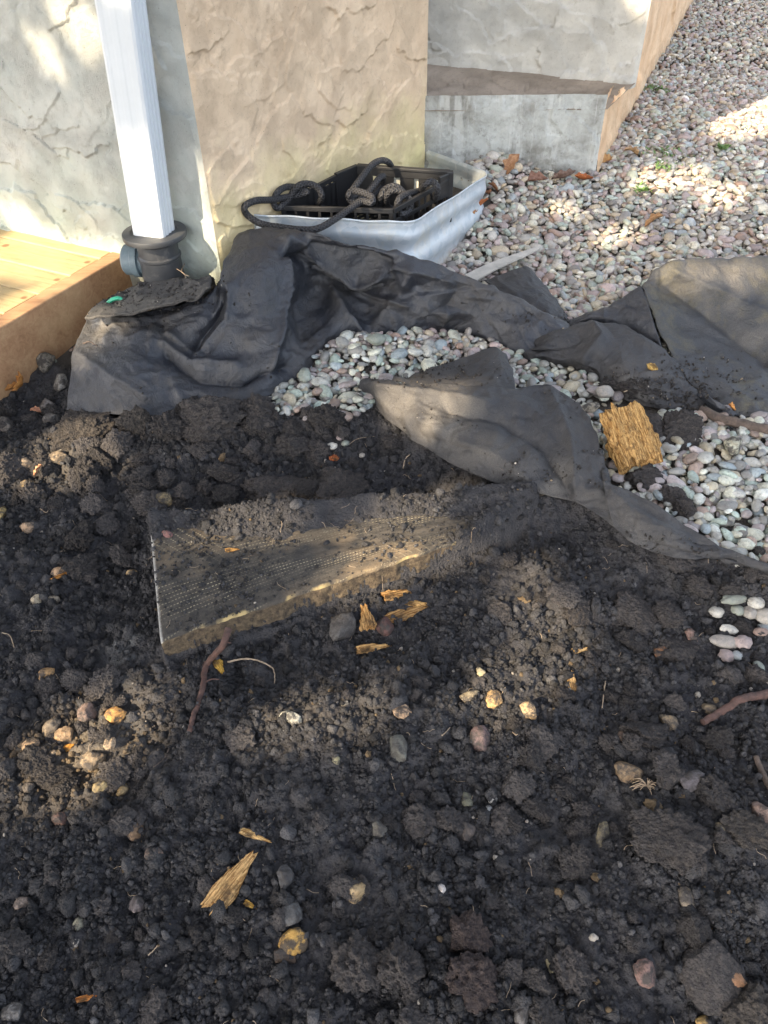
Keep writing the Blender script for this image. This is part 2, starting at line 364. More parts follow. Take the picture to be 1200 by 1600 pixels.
def m_board():
    b = NB('scuffed_board'); s = b.sep(b.tc.outputs['UV'])
    x, y = s[0], s[1]
    uvm = lambda sc, r: b.map(sc, (0, 0, r), co=b.tc.outputs['UV'])
    def dashes(rot, pitch, dash, seed):
        q = b.sep(b.map((1, 1, 1), (0, 0, rot), co=b.tc.outputs['UV']))
        ln = b.math('PINGPONG', b.math('ADD', b.math('MULTIPLY', q[1], 1/pitch), seed), 1.0)
        dd = b.math('PINGPONG', b.math('MULTIPLY', q[0], 1/dash), 1.0)
        l = b.ramp(ln, [(.0, 1.), (.16, .8), (.26, 0.)])
        d = b.ramp(dd, [(.35, 0.), (.6, 1.)])
        strip = b.ramp(b.noise(1, 2, .5, 0, co=b.map((2.2, 15, 1), (0, 0, rot), co=b.map((1, 1, 1), (0, 0, 0), co=b.tc.outputs['UV']))), [(.43, 0.), (.56, 1.)])
        brk = b.ramp(b.noise(70, 3, .7, co=b.tc.outputs['UV']), [(.36, .35), (.55, 1.)])
        return b.math('MULTIPLY', b.math('MULTIPLY', b.math('MULTIPLY', l, d), strip), brk)
    d1 = dashes(math.radians(-12), .0042, .0022, .2); d2 = b.math('MULTIPLY', dashes(math.radians(56), .0050, .0022, .4), b.ramp(b.noise(4, 2, .5, co=b.tc.outputs['UV']), [(.48, 0.), (.56, 1.)]))
    d = b.math('MAXIMUM', d1, d2)
    cover = b.ramp(b.noise(9, 5, .65, .5, co=b.tc.outputs['UV']), [(.40, 1.), (.60, .12)])
    base = b.mix(b.ramp(b.noise(30, 6, .75, co=b.tc.outputs['UV']), [(.35, 0.), (.7, 1.)]), (.030, .029, .028), (.088, .076, .062))
    base = b.mix(b.ramp(b.noise(5, 3, .6, co=b.tc.outputs['UV']), [(.50, 0.), (.62, .8)]), base, (.20, .148, .092))
    c = b.mix(b.math('MULTIPLY', d, b.math('MULTIPLY', cover, .95)), base, (.52, .45, .30))
    c = b.mix(b.ramp(b.noise(300, 3, .7, co=b.tc.outputs['UV']), [(.64, 0.), (.72, .6)]), c, (.2, .18, .14))
    edge = b.math('MINIMUM', b.math('MINIMUM', x, y), b.math('SUBTRACT', .5, x))
    c = b.mix(b.math('MULTIPLY', b.ramp(b.math('ADD', y, b.math('MULTIPLY', b.noise(22, 5, .7, co=b.tc.outputs['UV']), .02)), [(.0125, 1.), (.0155, 0.)]), b.ramp(b.noise(16, 3, .6, co=b.tc.outputs['UV']), [(.50, .0), (.60, 1.)])), c, (.42, .32, .15))
    c = b.mix(b.math('MULTIPLY', b.ramp(b.math('ADD', x, b.math('MULTIPLY', b.noise(22, 5, .7, co=b.tc.outputs['UV']), .008)), [(.0035, 1.), (.0055, 0.)]), .6), c, (.6, .6, .58))
    c = b.mix(b.math('LESS_THAN', y, -.0015), c, b.mix(b.ramp(b.noise(90, 5, .7, co=b.tc.outputs['UV']), [(.4, 0.), (.65, 1.)]), (.05, .038, .028), (.14, .105, .065)))
    h = b.math('ADD', b.math('MULTIPLY', d, .4), b.noise(240, 5, .75, co=b.tc.outputs['UV']))
    return b.done(c, .85, b.bump(h, .002, .9), spec=.25)
def m_plain(name, col, rough=.5, metal=0.0, nscale=40, var=.25, dirt=None, dmid=.6, bump=.0006, spec=.5):
    b = NB(name)
    c = b.mix(b.ramp(b.noise(nscale, 5, .65), [(.3, 0.), (.7, 1.)]), tuple(x*(1-var) for x in col), tuple(min(1, x*(1+var)) for x in col))
    if dirt: c = b.mix(b.ramp(b.noise(nscale*.7, 6, .75, .4), [(dmid, 0.), (dmid+.15, .8)]), c, dirt)
    return b.done(c, rough, b.bump(b.noise(nscale*8, 4, .7), bump, .7) if bump else None, metal=metal, spec=spec)
def m_hose():
    b = NB('braided_hose'); s = b.sep(b.tc.outputs['UV'])
    a = b.math('MULTIPLY', s[0], 10.0); l = b.math('MULTIPLY', s[1], 260.0)
    w1 = b.math('PINGPONG', b.math('ADD', l, a), 1.0); w2 = b.math('PINGPONG', b.math('SUBTRACT', l, a), 1.0)
    h = b.math('MAXIMUM', w1, w2)
    c = b.mix(b.ramp(h, [(.3, 0.), (1., 1.)]), (.008, .008, .009), (.045, .045, .05))
    c = b.mix(b.ramp(b.noise(50, 4, .7), [(.6, 0.), (.75, .5)]), c, (.16, .15, .14))
    return b.done(c, .6, b.bump(h, .002, 1), spec=.4)
def m_galv():
    b = NB('galvanised_steel'); geo = b.t.nodes.new('ShaderNodeNewGeometry'); b.co = geo.outputs['Position']
    c = b.mix(b.ramp(b.voro(60, out='Color'), [(.2, 0.), (.8, 1.)]), (.45, .51, .555), (.58, .62, .65))
    c = b.mix(b.ramp(b.noise(16, 5, .7, .6), [(.5, 0.), (.72, .6)]), c, (.62, .57, .46))
    z = b.sep()[2]
    c = b.mix(b.ramp(b.math('ADD', z, b.math('MULTIPLY', b.noise(30, 5, .7), .06)), [(.045, .8), (.07, 0.)]), c, (.33, .25, .16))
    return b.done(c, .38, b.bump(b.noise(14, 2, .5), .0006, .5), metal=.25, spec=.5)
def m_leaf(name='dry_leaf'):
    b = NB(name); oc = b.objcol()
    c = b.mix(b.ramp(b.noise(120, 4, .7), [(.35, 0.), (.65, 1.)]), oc, b.mix(1, oc, (.5, .4, .35), 'MULTIPLY'))
    return b.done(c, .7, spec=.3)

M = dict(ground=m_ground(), crumb=m_crumb(), clod=m_clod(), stone=m_stone(), gravel=m_stone(False), raw=m_rawstone(), rot=m_rotwood(),
         fab=m_fabric('landscape_fabric', (.023, .026, .034), (.050, .046, .043)),  # blue of the sky's gloss mixed into the base colour
         fabd=m_fabric('dusty_landscape_fabric', (.021, .021, .0235), (.048, .043, .039), .53, .65),
         fabm=m_fabric('mossy_landscape_fabric', (.038, .040, .044), (.115, .098, .052), .56, .65),
         stA=m_stucco('cool_shade_stucco', (.395, .415, .39), (.485, .485, .445), (.34, .335, .305), (.43, .48, .41)),  # cool sky shade mixed into this wall's stucco colour
         stB=m_stucco('beige_stucco', (.68, .51, .345), (.76, .59, .41), (.50, .37, .25), (.78, .68, .34)),  # beige stucco, with the warmth of bounced light in the colour
         stC=m_stucco('pale_shade_stucco', (.50, .485, .44), (.60, .575, .51), (.38, .355, .31)),  # stucco greyed in its colour for the shaded bay front
         stD=m_stucco('tan_stucco', (.74, .49, .29), (.84, .60, .38), (.40, .25, .13)),
         conc=m_concrete(), board=m_board(), hose=m_hose(), galv=m_galv(), leaf=m_leaf(),
         deck=m_deckwood(), rim=m_deckwood('deck_edge_wood', (.40, .235, .125), (.26, .14, .07)),
         white=m_plain('white_aluminium', (.60, .63, .65), .35, 0, 12, .04, (.5, .48, .42), .66, 0.0),
         abs=m_plain('grey_black_pipe', (.045, .047, .05), .5, 0, 30, .2, (.13, .12, .11), .56),
         bluegrey=m_plain('blue_grey_pipe', (.12, .16, .18), .5, 0, 30, .2, (.13, .12, .11), .58),
         blackpl=m_plain('black_plastic', (.016, .016, .017), .45, 0, 30, .2, (.08, .075, .07), .6),
         bark=m_plain('red_bark', (.085, .043, .032), .7, 0, 120, .5, (.05, .035, .03), .55, .003),
         twig=m_plain('dry_twig', (.33, .25, .17), .8, 0, 120, .4, None, .6, .002),
         darkbark=m_plain('dark_bark', (.09, .065, .05), .8, 0, 120, .5, (.03, .025, .02), .55, .003),
         lath=m_plain('pale_lath', (.46, .43, .38), .75, 0, 30, .2, (.2, .17, .13), .58),
         green=m_plain('green_plastic', (.03, .35, .2), .4), blue=m_plain('blue_plastic', (.04, .12, .5), .5),
         weed=m_plain('weed_green', (.11, .19, .05), .6, 0, 90, .4), treeleaf=m_plain('tree_leaf', (.06, .11, .03), .6, 0, 5, .4),
         treebark=m_plain('tree_bark', (.12, .09, .07), .9, 0, 20, .4, None, .6, .01))

# ------------------------------------------------------------------ heights
GB = [tuple(un(u, v)[:2]) for u, v in [(-400, 470), (-100, 540), (60, 560), (140, 600), (250, 635), (400, 605), (432, 660), (520, 668), (590, 640), (650, 665), (760, 722), (850, 742), (950, 785), (1000, 828), (1100, 868), (1250, 903), (1600, 960)]]
GB = [(-6, GB[0][1])]+GB+[(8, GB[-1][1])]
GPOLY = GB+[(60, 1), (60, 90), (-60, 90), (-60, 1.5)]
PU = lambda *L: [un(u, v, -.02)[:2] for u, v in L]
BRDZ = 0.008
bFL, bFR, bBR, bBL = [un(*p, BRDZ) for p in ((250, 1000), (742, 836), (858, 765), (232, 803))]
def board_uv(x, y):
    """position across the board: 0..1 along its front edge and 0..1 from front to back; far away both are -9"""
    x, y = np.broadcast_arrays(np.asarray(x, float), np.asarray(y, float))
    def sd(a, b):
        t = (b-a)[:2]/np.linalg.norm((b-a)[:2]); return -(x-a[0])*t[1]+(y-a[1])*t[0]
    f, r, k, l = sd(bFL, bFR), sd(bFR, bBR), sd(bBR, bBL), sd(bBL, bFL)
    far = (x < bBL[0]-.12) | (x > bBR[0]+.12) | (y < bFL[1]-.12) | (y > bBR[1]+.12) | (l+r < .05) | (f+k < .05)
    return np.where(far, -9., l/np.where(far, 1, l+r)), np.where(far, -9., f/np.where(far, 1, f+k))
def gauss(x, y, u, v, r, e=1, a=0):
    c = un(u, v, -.02)[:2]; dx, dy = x-c[0], y-c[1]; ca, sa = math.cos(a), math.sin(a)
    p, q = dx*ca+dy*sa, -dx*sa+dy*ca; return np.exp(-((p/(r*e))**2+(q/r)**2))
def base_h(x, y):
    """broad lie of the land, gravel level 0, dug soil lower"""
    inside = in_poly(x, y, GPOLY)
    d = seg_dist(x, y, GB); s = np.where(inside, d, -d)
    soil = -.045*sst(.02, -.10, s)
    soil = soil+.012*fbm2(x*4.5, y*4.5, 3, 3)*sst(.0, -.08, s)
    soil += .040*gauss(x, y, 300, 690, .05, 3.6, .05)*1.0
    soil += .022*gauss(x, y, 60, 700, .08, 1.5)
    soil -= .030*gauss(x, y, 165, 890, .07, 1.7, 1.8)
    soil -= .022*gauss(x, y, 560, 985, .04, 4.0, .4)
    soil += .018*gauss(x, y, 850, 900, .09, 1.8, 0)
    soil += .026*gauss(x, y, 1120, 1290, .09, 1.3)
    soil += .020*gauss(x, y, 640, 1090, .07, 2.2)
    soil -= .018*gauss(x, y, 880, 1250, .07, 1.4)
    soil += .020*gauss(x, y, 840, 800, .034, 1.5, .5)
    soil += .025*gauss(x, y, 520, 560, .10, 1.6)*0
    soil += .030*gauss(x, y, 560, 570, .07, 2.0)
    soil -= .02*gauss(x, y, 20, 560, .1, 1.2)
    soil += .050*gauss(x, y, 765, 335, .085, 2.0, 1.0)
    soil += .08*sst(1.60, 2.25, y)*sst(-.1, .0, s)
    return soil, s
def gat(u, v, lift=0.0):
    z = 0.0
    for _ in range(12):
        p = un(u, v, z+lift); z = .5*z+.5*float(base_h(p[0], p[1])[0])
    return un(u, v, z+lift)
def zfor(xy, v):
    z = np.linspace(-.1, 1, 2200); return float(z[np.argmin(abs(pr(np.stack([z*0+xy[0], z*0+xy[1], z], 1))[1]-v))])
def soil_h(x, y, fine=True):
    h, s = base_h(x, y)
    k = sst(.03, -.04, s)*.85+.15
    near = sst(4, 2, y)
    h = h+k*.007*fbm2(x*16, y*16, 21, 3)*near
    if fine:
        d1, d2, i1 = worley(x*30+.4*noise2(x*40, y*40, 5), y*30+.4*noise2(x*40, y*40, 6), 31)
        sel = (i1 > .45); h = h+k*near*np.where(sel, .011*i1*np.clip(1-(d1/.62)**2, 0, 1)**.7, 0)
        d1, d2, i1 = worley(x*85, y*85, 41)
        h = h+k*near*.0058*(i1)*np.clip(1-(d1/.7)**2, 0, 1)**.6
        h = h+k*near*.0032*fbm2(x*95, y*95, 51, 3, .65)
    # soil lies under, beside and in places over the old board
    bu, bv = board_uv(x, y)
    m = sst(-.03, .01, bu)*sst(1.04, .98, bu)*sst(-.035, -.004, bv)*sst(1.06, .95, bv)
    over = fbm2(x*9, y*9, 71, 4, .6)*.012+.030*sst(.60, 1.12, bv+.22*bu)+.030*sst(.80, 1.0, bu)*sst(.35, 1., bv)+.016*sst(.10, .0, bu)*sst(.6, 1, bv)-.0105
    h = h*(1-m)+m*np.minimum(BRDZ+over+.03*sst(.93, 1.02, bu), BRDZ+.022)
    tr = sst(-.45, -.12, bv)*(bv < .01)*sst(-.05, .05, bu)*sst(1.0, .93, bu)
    lo = BRDZ-.046+.008*fbm2(x*30, y*30, 77, 3)+.03*sst(.12, -.02, bu)*0
    h = h*(1-tr)+np.minimum(h, lo)*tr
    return h
def on_surface(x, y, fine=False):
    h = soil_h(np.asarray(x, float), np.asarray(y, float), fine); bu, bv = board_uv(x, y)
    return np.where((bu > 0) & (bu < 1) & (bv > 0) & (bv < 1), np.maximum(h, BRDZ), h)
def at(u, v):
    z = -.02
    for _ in range(9):
        p = un(u, v, z); z = .5*z+.5*float(on_surface(p[0], p[1]))
    o_ = np.array([0, .006, -.006, 0, 0]); q_ = np.array([0, 0, 0, .006, -.006])
    return np.array([p[0], p[1], float(np.mean(on_surface(p[0]+o_, p[1]+q_, True)))])
def spx(p):   # pixels (1200 wide) per metre at a place
    return FPX/float(((np.asarray(p)-CAM)@FW))

# ------------------------------------------------------------------ ground sheet
def graded(a, b, step, lo, hi, g=1.12):
    c = list(np.arange(a, b, step)); s = step; x = c[-1]
    while x < hi: s *= g; x += s; c.append(x)
    s = step; x = c[0]; L = []
    while x > lo: s *= g; x -= s; L.append(x)
    return np.array(L[::-1]+c)
gx = graded(-.80, .86, .0028, -60, 60); gy = graded(.12, 1.36, .0028, -60, 90)
X, Y = np.meshgrid(gx, gy); Z = soil_h(X, Y)
hb, sb = base_h(X, Y)
Z = Z-np.where(sb > .0, .010*sst(0, .04, sb), 0)
warm = np.clip(1.0*gauss(X, Y, 120, 1160, .055, 1.2)*(.4+1.4*np.clip(fbm2(X*40, Y*40, 9, 3), 0, 1)), 0, .8)  # tan stones plus a sun dapple, tinted into the soil colour
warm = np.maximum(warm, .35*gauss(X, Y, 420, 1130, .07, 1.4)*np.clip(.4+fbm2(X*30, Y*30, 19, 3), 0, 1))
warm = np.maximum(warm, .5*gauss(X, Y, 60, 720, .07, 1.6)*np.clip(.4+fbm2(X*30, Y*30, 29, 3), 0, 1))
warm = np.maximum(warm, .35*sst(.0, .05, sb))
V = np.stack([X.ravel(), Y.ravel(), Z.ravel()], 1)
g = link('ground', mesh_np('ground', V, grid_faces(len(gy), len(gx)), True, col=np.repeat(warm.ravel()[:, None], 3, 1)), M['ground'])
tag(g, 'dark dug soil and the bed under the gravel', 'ground', kind='structure')

# ------------------------------------------------------------------ house
CORN = un(346, 428, .1)[:2]; GZ = .08; INN = un(662, 270, GZ)[:2]; KEND = un(930, 268, GZ)[:2]; DFAR = un(1078, 5, GZ)[:2]
dA = (un(195, 398, .1)-un(0, 357, .1))[:2]; dA /= np.linalg.norm(dA)
def strokes(n, L, H, seed, amp=.0045, smin=.05, smax=.16):
    r = np.random.default_rng(seed)
    return [(r.uniform(0, L), r.uniform(0, H), r.uniform(-.9, .9)+(math.pi if r.random() < .3 else 0), r.uniform(smin, smax), r.uniform(.35, .75), r.uniform(.5, 1)*amp, r.integers(1e6)) for _ in range(n)]
def stucco_h(S, Zc, st, seed, base=.004):
    h = base*fbm2(S*7, Zc*7, seed, 3)+.0018*fbm2(S*60, Zc*60, seed+5, 4, .65)*(.5+sst(-.2, .5, fbm2(S*6, Zc*6, seed+8, 2)))
    for (cs, cz, a, w, asp, amp, sd) in st:
        m = (abs(S-cs) < w*1.5) & (abs(Zc-cz) < w*1.5)
        if not m.any(): continue
        s, z = S[m], Zc[m]
        ca, sa = math.cos(a), math.sin(a)
        p = ((s-cs)*ca+(z-cz)*sa)/w; q = (-(s-cs)*sa+(z-cz)*ca)/(w*asp)
        q = q+.45*p*p+.16*fbm2(s*22, z*22, sd % 977, 4, .6); p = p+.12*noise2(s*25, z*25, sd % 771)
        prof = np.clip((q+1)/1.6, 0, 1)**1.5*sst(.62, .60, q)*sst(1.0, .86, abs(p))
        h[m] = np.maximum(h[m], h[m]*.45+amp*prof)
    return h*sst(0, .012, S)*sst(0, .012, S.max()-S)
def wall_mesh(name, P0, P1, z0, z1, zt, step, seed, nst, mat, parent, label=None, amp=.0075, flip=False, rag=False, xtra=None, ext=0):
    P0, P1 = np.array(P0[:2]), np.array(P1[:2]); L = np.linalg.norm(P1-P0); d = (P1-P0)/L; n = np.array([d[1], -d[0]])
    s = np.arange(0, L+step, step); s = s*L/s[-1]
    z = list(np.arange(z0, z1, step)); k = step
    while z[-1] < zt: k *= 1.25; z.append(min(zt, z[-1]+k))
    S, Zc = np.meshgrid(s, np.array(z)); h = stucco_h(S, Zc, strokes(nst, L, z1, seed, amp), seed)
    if xtra: h = h+xtra(S, Zc)
    if rag: Zc = Zc-sst(.05, 0, Zc-z0)*(.006+.016*np.clip(fbm2(S*13, S*0+1.7, seed, 4, .6)+.2, -.3, 2)); h = h+.003*sst(.02, .0, Zc-z0)
    V = np.stack([P0[0]+d[0]*S+n[0]*h, P0[1]+d[1]*S+n[1]*h, Zc], -1).reshape(-1, 3)
    o = link(name, mesh_np(name, V, grid_faces(len(z), len(s))[:, ::1]), mat, parent)
    if label: o['label'] = label
    return o
house = empty('house', (INN[0], INN[1], 0), 'stucco house corner with a shade-tinted grey wall, a beige wall and an overhanging bay', 'house')
A0 = CORN-dA*2.6
fillet = lambda S, Z: .006*np.exp(-((S-2.6)/.02)**2)
wall_mesh('wall', A0+dA*1.2, CORN, -.06, .78, 2.7, .0026, 11, 120, M['stA'], house, 'shade-tinted grey stucco wall beside the downspout')
wall_mesh('wall', A0, A0+dA*1.2, -.06, .10, 2.7, .02, 12, 0, M['stA'], house, 'shade-tinted grey stucco wall beside the downspout')
wall_mesh('wall', CORN, INN+(INN-CORN)*.01, -.06, .82, 2.7, .0026, 13, 95, M['stB'], house, 'beige stucco wall behind the steel window well')
# foundation under the bay: a front and a side face, top under the bay
dC = (KEND-INN)/np.linalg.norm(KEND-INN); dD = (DFAR-KEND)/np.linalg.norm(DFAR-KEND); nC = np.array([dC[1], -dC[0]]); nD = np.array([dD[1], -dD[0]])
ZT_F = zfor(KEND, 170); ZB = ZT_F+.04
def ftex(S, Z):
    return .0035*fbm2(S*12, Z*12, 91, 5, .62)+.004*sst(GZ+.04, GZ+.03, Z+.012*fbm2(S*14, Z*3, 92, 3))
wall_mesh('foundation', INN, KEND, -.06, ZT_F+.035, ZT_F+.035, .004, 14, 16, M['conc'], house, 'stained grey concrete foundation under the bay', xtra=ftex)
wall_mesh('foundation', KEND, KEND+dD*4.5, -.06, ZT_F+.035, ZT_F+.035, .008, 15, 60, M['stD'], house, 'tan stucco foundation side along the gravel', xtra=ftex)
cR = un(994, 130, ZB)[:2]; cL = un(648, 98, ZB)[:2]
dU = (cR-cL)/np.linalg.norm(cR-cL)
wall_mesh('bay_wall', cL, cR, ZB, .85, 2.7, .0028, 16, 75, M['stC'], house, 'pale shade-tinted trowelled stucco front of the bay', amp=.009, rag=True)
wall_mesh('bay_wall', cR, cR+dD*4.6, ZB, .85, 2.7, .007, 17, 60, M['stD'], house, 'tan stucco side of the bay', amp=.009, rag=True)
# sloping underside of the bay
def soffit(name, pts_top, pts_bot, m, label, seed):
    n = 240; t = np.linspace(0, 1, n)[:, None]; k = np.linspace(0, 1, 24)
    A = np.array(pts_top[0])*(1-t)+np.array(pts_top[1])*t; B = np.array(pts_bot[0])*(1-t)+np.array(pts_bot[1])*t
    nn = np.cross(A[-1]-A[0], B[0]-A[0]); nn /= np.linalg.norm(nn)
    V = A[:, None]*(1-k[None, :, None])+B[:, None]*k[None, :, None]
    L = np.linalg.norm(A[-1]-A[0]); W_ = np.linalg.norm(B[0]-A[0])
    S, K = np.meshgrid(t[:, 0]*L, k*W_, indexing='ij')
    h = stucco_h(S, K, strokes(int(60*L), L, W_, seed, .013, .04, .1), seed, .005)*np.sin(np.pi*np.clip(K/W_, 0.02, .98))
    V = V+nn*h[..., None]
    o = link(name, mesh_np(name, V.reshape(-1, 3), grid_faces(n, 24)), m, house); o['label'] = label
v3 = lambda p, z: np.array([p[0], p[1], z])
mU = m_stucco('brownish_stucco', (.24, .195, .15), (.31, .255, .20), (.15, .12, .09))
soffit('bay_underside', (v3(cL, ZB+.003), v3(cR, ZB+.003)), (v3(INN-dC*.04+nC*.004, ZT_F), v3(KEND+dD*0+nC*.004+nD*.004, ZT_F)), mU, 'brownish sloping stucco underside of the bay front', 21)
soffit('bay_underside', (v3(cR, ZB+.003), v3(cR+dD*4.5, ZB+.003)), (v3(KEND+nD*.005, ZT_F), v3(KEND+dD*4.5+nD*.005, ZT_F)), M['stD'], 'tan sloping stucco underside of the bay side', 22)

# ------------------------------------------------------------------ deck
DT = .10
eA = un(195, 398, DT)[:2]; eB = un(0, 512, DT)[:2]; dE = (eB-eA)/np.linalg.norm(eB-eA); eA = eA-dE*.06
nE = np.array([dE[1], -dE[0]]); nE = nE if nE[0] < 0 else -nE
deck = empty('deck', (eB[0], eB[1], DT), 'low wooden deck edge with warm yellow boards against the grey wall', 'deck')
mb = MB(); R = np.stack([np.append(dE, 0), np.append(nE, 0), [0, 0, 1]], 1)
c = eA+dE*.75+nE*.019; v, f = box_bm(c[0], c[1], DT-.085, 1.5, .038, .17, R)
me = mesh_np('rim_board', v, f, False); o = link('rim_board', me, M['rim'], deck)
b_ = o.modifiers.new('bevel', 'BEVEL'); b_.width = .003; b_.segments = 3
for k in range(9):
    w = .088; off = .005+k*(w+.004)
    p0 = eA+dE*(off+w/2)+nE*.0415; L = 1.8; c = p0+nE*L/2
    v, f = box_bm(0, 0, 0, L, w, .03, np.eye(3))
    me = mesh_np('deck_board', v, f, False); o = link('deck_board', me, M['deck'])
    o.matrix_world = Matrix(((nE[0], dE[0], 0, c[0]), (nE[1], dE[1], 0, c[1]), (0, 0, 1, DT-.0165-.0006*(k % 3)), (0, 0, 0, 1)))
    o.parent = deck; o.matrix_parent_inverse = deck.matrix_world.inverted()
    b_ = o.modifiers.new('bevel', 'BEVEL'); b_.width = .003; b_.segments = 2

# ------------------------------------------------------------------ downspout and drain pipe
nA = np.array([dA[1], -dA[0]])                       # out of the wall
ZC = .10
while (un(241, 362, ZC)[:2]-CORN)@nA < .062: ZC += .002
pc = un(241, 362, ZC)[:2]
Ltop = 1.9
# top axis point: on the ray through (186,0), at the same stand-off from the wall
def hit_plane(u, v, P, n):
    d = ray(u, v); n3 = np.append(n, 0); P3 = np.append(P, 0); return CAM+d*(((P3-CAM)@n3)/(d@n3))
topP = hit_plane(188, 0, pc, nA)
axis = np.append(topP[:2]-pc, topP[2]-ZC); axis /= np.linalg.norm(axis)
a2, b2 = .031, .0235
prof = []
def flute(p, q, n, depth, nrm):
    p, q, nrm = np.array(p), np.array(q), np.array(nrm); out = [p]
    for i in range(n):
        t0 = (i+.65)/(n+.3); out += [p+(q-p)*(t0-.42/(n+.3)), p+(q-p)*(t0-.28/(n+.3))-nrm*depth, p+(q-p)*(t0+.08/(n+.3))-nrm*depth, p+(q-p)*(t0+.22/(n+.3))]
    return out
r_ = .006
prof += flute((-a2+r_, b2), (a2-r_, b2), 2, .0004, (0, 1)); prof += [(a2-r_, b2), (a2-r_*.3, b2-r_*.3)]
prof += flute((a2, b2-r_), (a2, -b2+r_), 3, .0016, (1, 0)); prof += [(a2, -b2+r_), (a2-r_*.3, -b2+r_*.3)]
prof += [(a2-r_, -b2), (-a2+r_, -b2), (-a2+r_*.3, -b2+r_*.3), (-a2, -b2+r_), (-a2, b2-r_), (-a2+r_*.3, b2-r_*.3)]
prof = np.array([tuple(map(float, p)) for p in prof]); n = len(prof)
ROTD = math.radians(-10)
pa = math.cos(ROTD)*dA+math.sin(ROTD)*nA; pb = -math.sin(ROTD)*dA+math.cos(ROTD)*nA
V = []; ts = np.linspace(-.003, Ltop, 2)
for t in ts:
    c = np.append(pc, ZC)+axis*t
    for p in prof: V.append(c+np.append(pa*p[0]+pb*p[1], 0)*1.12)
F = [(i*n+j, i*n+(j+1) % n, (i+1)*n+(j+1) % n, (i+1)*n+j) for i in range(len(ts)-1) for j in range(n)]+[tuple(range((len(ts)-1)*n, len(ts)*n))]
ds = link('downspout', mesh_np('downspout', V, F, False), M['white'])
tag(ds, 'white fluted metal downspout running down the grey stucco wall into the drain pipe', 'downspout')
def lathe(profile, c, seg=48, ax=None):
    V = []; c = np.asarray(c, float)
    for r, z in profile:
        for k in range(seg):
            a = 2*math.pi*k/seg; V.append((r*math.cos(a), r*math.sin(a), z))
    V = np.array(V)
    if ax is not None:
        w = np.array(ax, float); w /= np.linalg.norm(w); x = np.cross([0, 0, 1.], w); x = x/np.linalg.norm(x) if np.linalg.norm(x) > 1e-6 else np.array([1., 0, 0]); y = np.cross(w, x)
        V = V@np.stack([x, y, w])
    V = V+c; m = len(profile)
    F = [(i*seg+k, i*seg+(k+1) % seg, (i+1)*seg+(k+1) % seg, (i+1)*seg+k) for i in range(m-1) for k in range(seg)]
    return V, F
dp = empty('drain_pipe', (pc[0], pc[1], -.05), 'black plastic drain pipe with a flared collar standing under the white downspout', 'drain pipe')
R0 = 40/spx(np.append(pc, ZC))
V, F = lathe([(R0*.82, -ZC-.05), (R0*.82, -.052), (R0*.86, -.050), (R0*.86, -.046), (R0*.80, -.043), (R0*.80, -.02), (R0*.86, -.017), (R0*.86, -.012), (R0*.7, -.011)], (*pc, ZC)); o = link('pipe', mesh_np('pipe', V, F), M['abs'], dp)
V, F = lathe([(R0*.86, -.014), (R0*1.2, -.010), (R0*1.235, -.009), (R0*1.245, -.006), (R0*1.245, -.001), (R0*1.23, .001), (R0*.98, .0035), (R0*.93, .003), (R0*.91, .0), (.002, -.001)], (*pc, ZC)); o = link('collar', mesh_np('collar', V, F), M['abs'], dp)
sc = np.append(pc-dA*R0*.95+nA*.012, ZC-.062)
V, F = lathe([(.001, .028), (.026, .028), (.030, .024), (.030, .008), (.034, .006), (.034, -.006), (.028, -.008), (.028, -.03)], sc, 32, np.append(-dA*.92+nA*.35, 0)); o = link('side_branch', mesh_np('side_branch', V, F), M['bluegrey'], dp)
for o in dp.children: 
    e = o.modifiers.new('edge', 'EDGE_SPLIT'); e.split_angle = math.radians(40)

# ------------------------------------------------------------------ window well
ZR = .155
ZRC = [.19, .178, .142, .14]
tB = np.linspace(0, 1, 400); pB = CORN+(INN-CORN)*tB[:, None]
uB = pr(np.column_stack([pB, np.full(400, ZRC[0])]))[0]; wl = pB[np.argmin(abs(uB-394))]
dB = (INN-CORN)/np.linalg.norm(INN-CORN); nBn = np.array([dB[1], -dB[0]])
b4 = un(656, 232, ZRC[3])[:2]; b4 = b4-nBn*((b4-CORN)@nBn-.004)
wp = [wl+nBn*.003, un(644, 346, ZRC[1]), un(764, 270, ZRC[2]), b4]
wp = [p[:2] for p in wp]
def rounded(P, r, n=14):
    out = [P[0]]
    for i in range(1, len(P)-1):
        a, b, c = P[i-1], P[i], P[i+1]; u = (a-b)/np.linalg.norm(a-b); w = (c-b)/np.linalg.norm(c-b); p0, p1 = b+u*r, b+w*r
        for t in np.linspace(0, 1, n): out.append((1-t)**2*p0+2*t*(1-t)*b+t*t*p1)
    out.append(P[-1]); return np.array(out)
path = rounded(wp, .036); d = np.linalg.norm(np.diff(path, axis=0), axis=1); cum = np.r_[0, np.cumsum(d)]
ss = np.linspace(0, cum[-1], 160); path = np.stack([np.interp(ss, cum, path[:, i]) for i in (0, 1)], 1)
T = np.gradient(path, axis=0); T /= np.linalg.norm(T, axis=1)[:, None]; Nn = np.stack([T[:, 1], -T[:, 0]], 1)
cz = np.r_[0, np.cumsum(np.linalg.norm(np.diff(np.array(wp), axis=0), axis=1))]; zr_ = np.interp(ss/ss[-1]*cz[-1], cz, ZRC)
zs = np.linspace(-.05, ZR, 70); off = .0042*np.cos((ZR-.030-zs)*2*math.pi/.066)*sst(.0, .03, ZR-.012-zs)
off = off+np.where(zs > ZR-.004, .003, 0)
V = np.concatenate([np.stack([path[:, 0]+Nn[:, 0]*o_, path[:, 1]+Nn[:, 1]*o_, np.full(len(path), z)], 1) for z, o_ in zip(zs, off)])
V[:, 2] += np.tile(zr_-ZR, len(zs))
V[:, 2] += .0012*np.sin(V[:, 0]*60)*(V[:, 2] > ZR-.01)
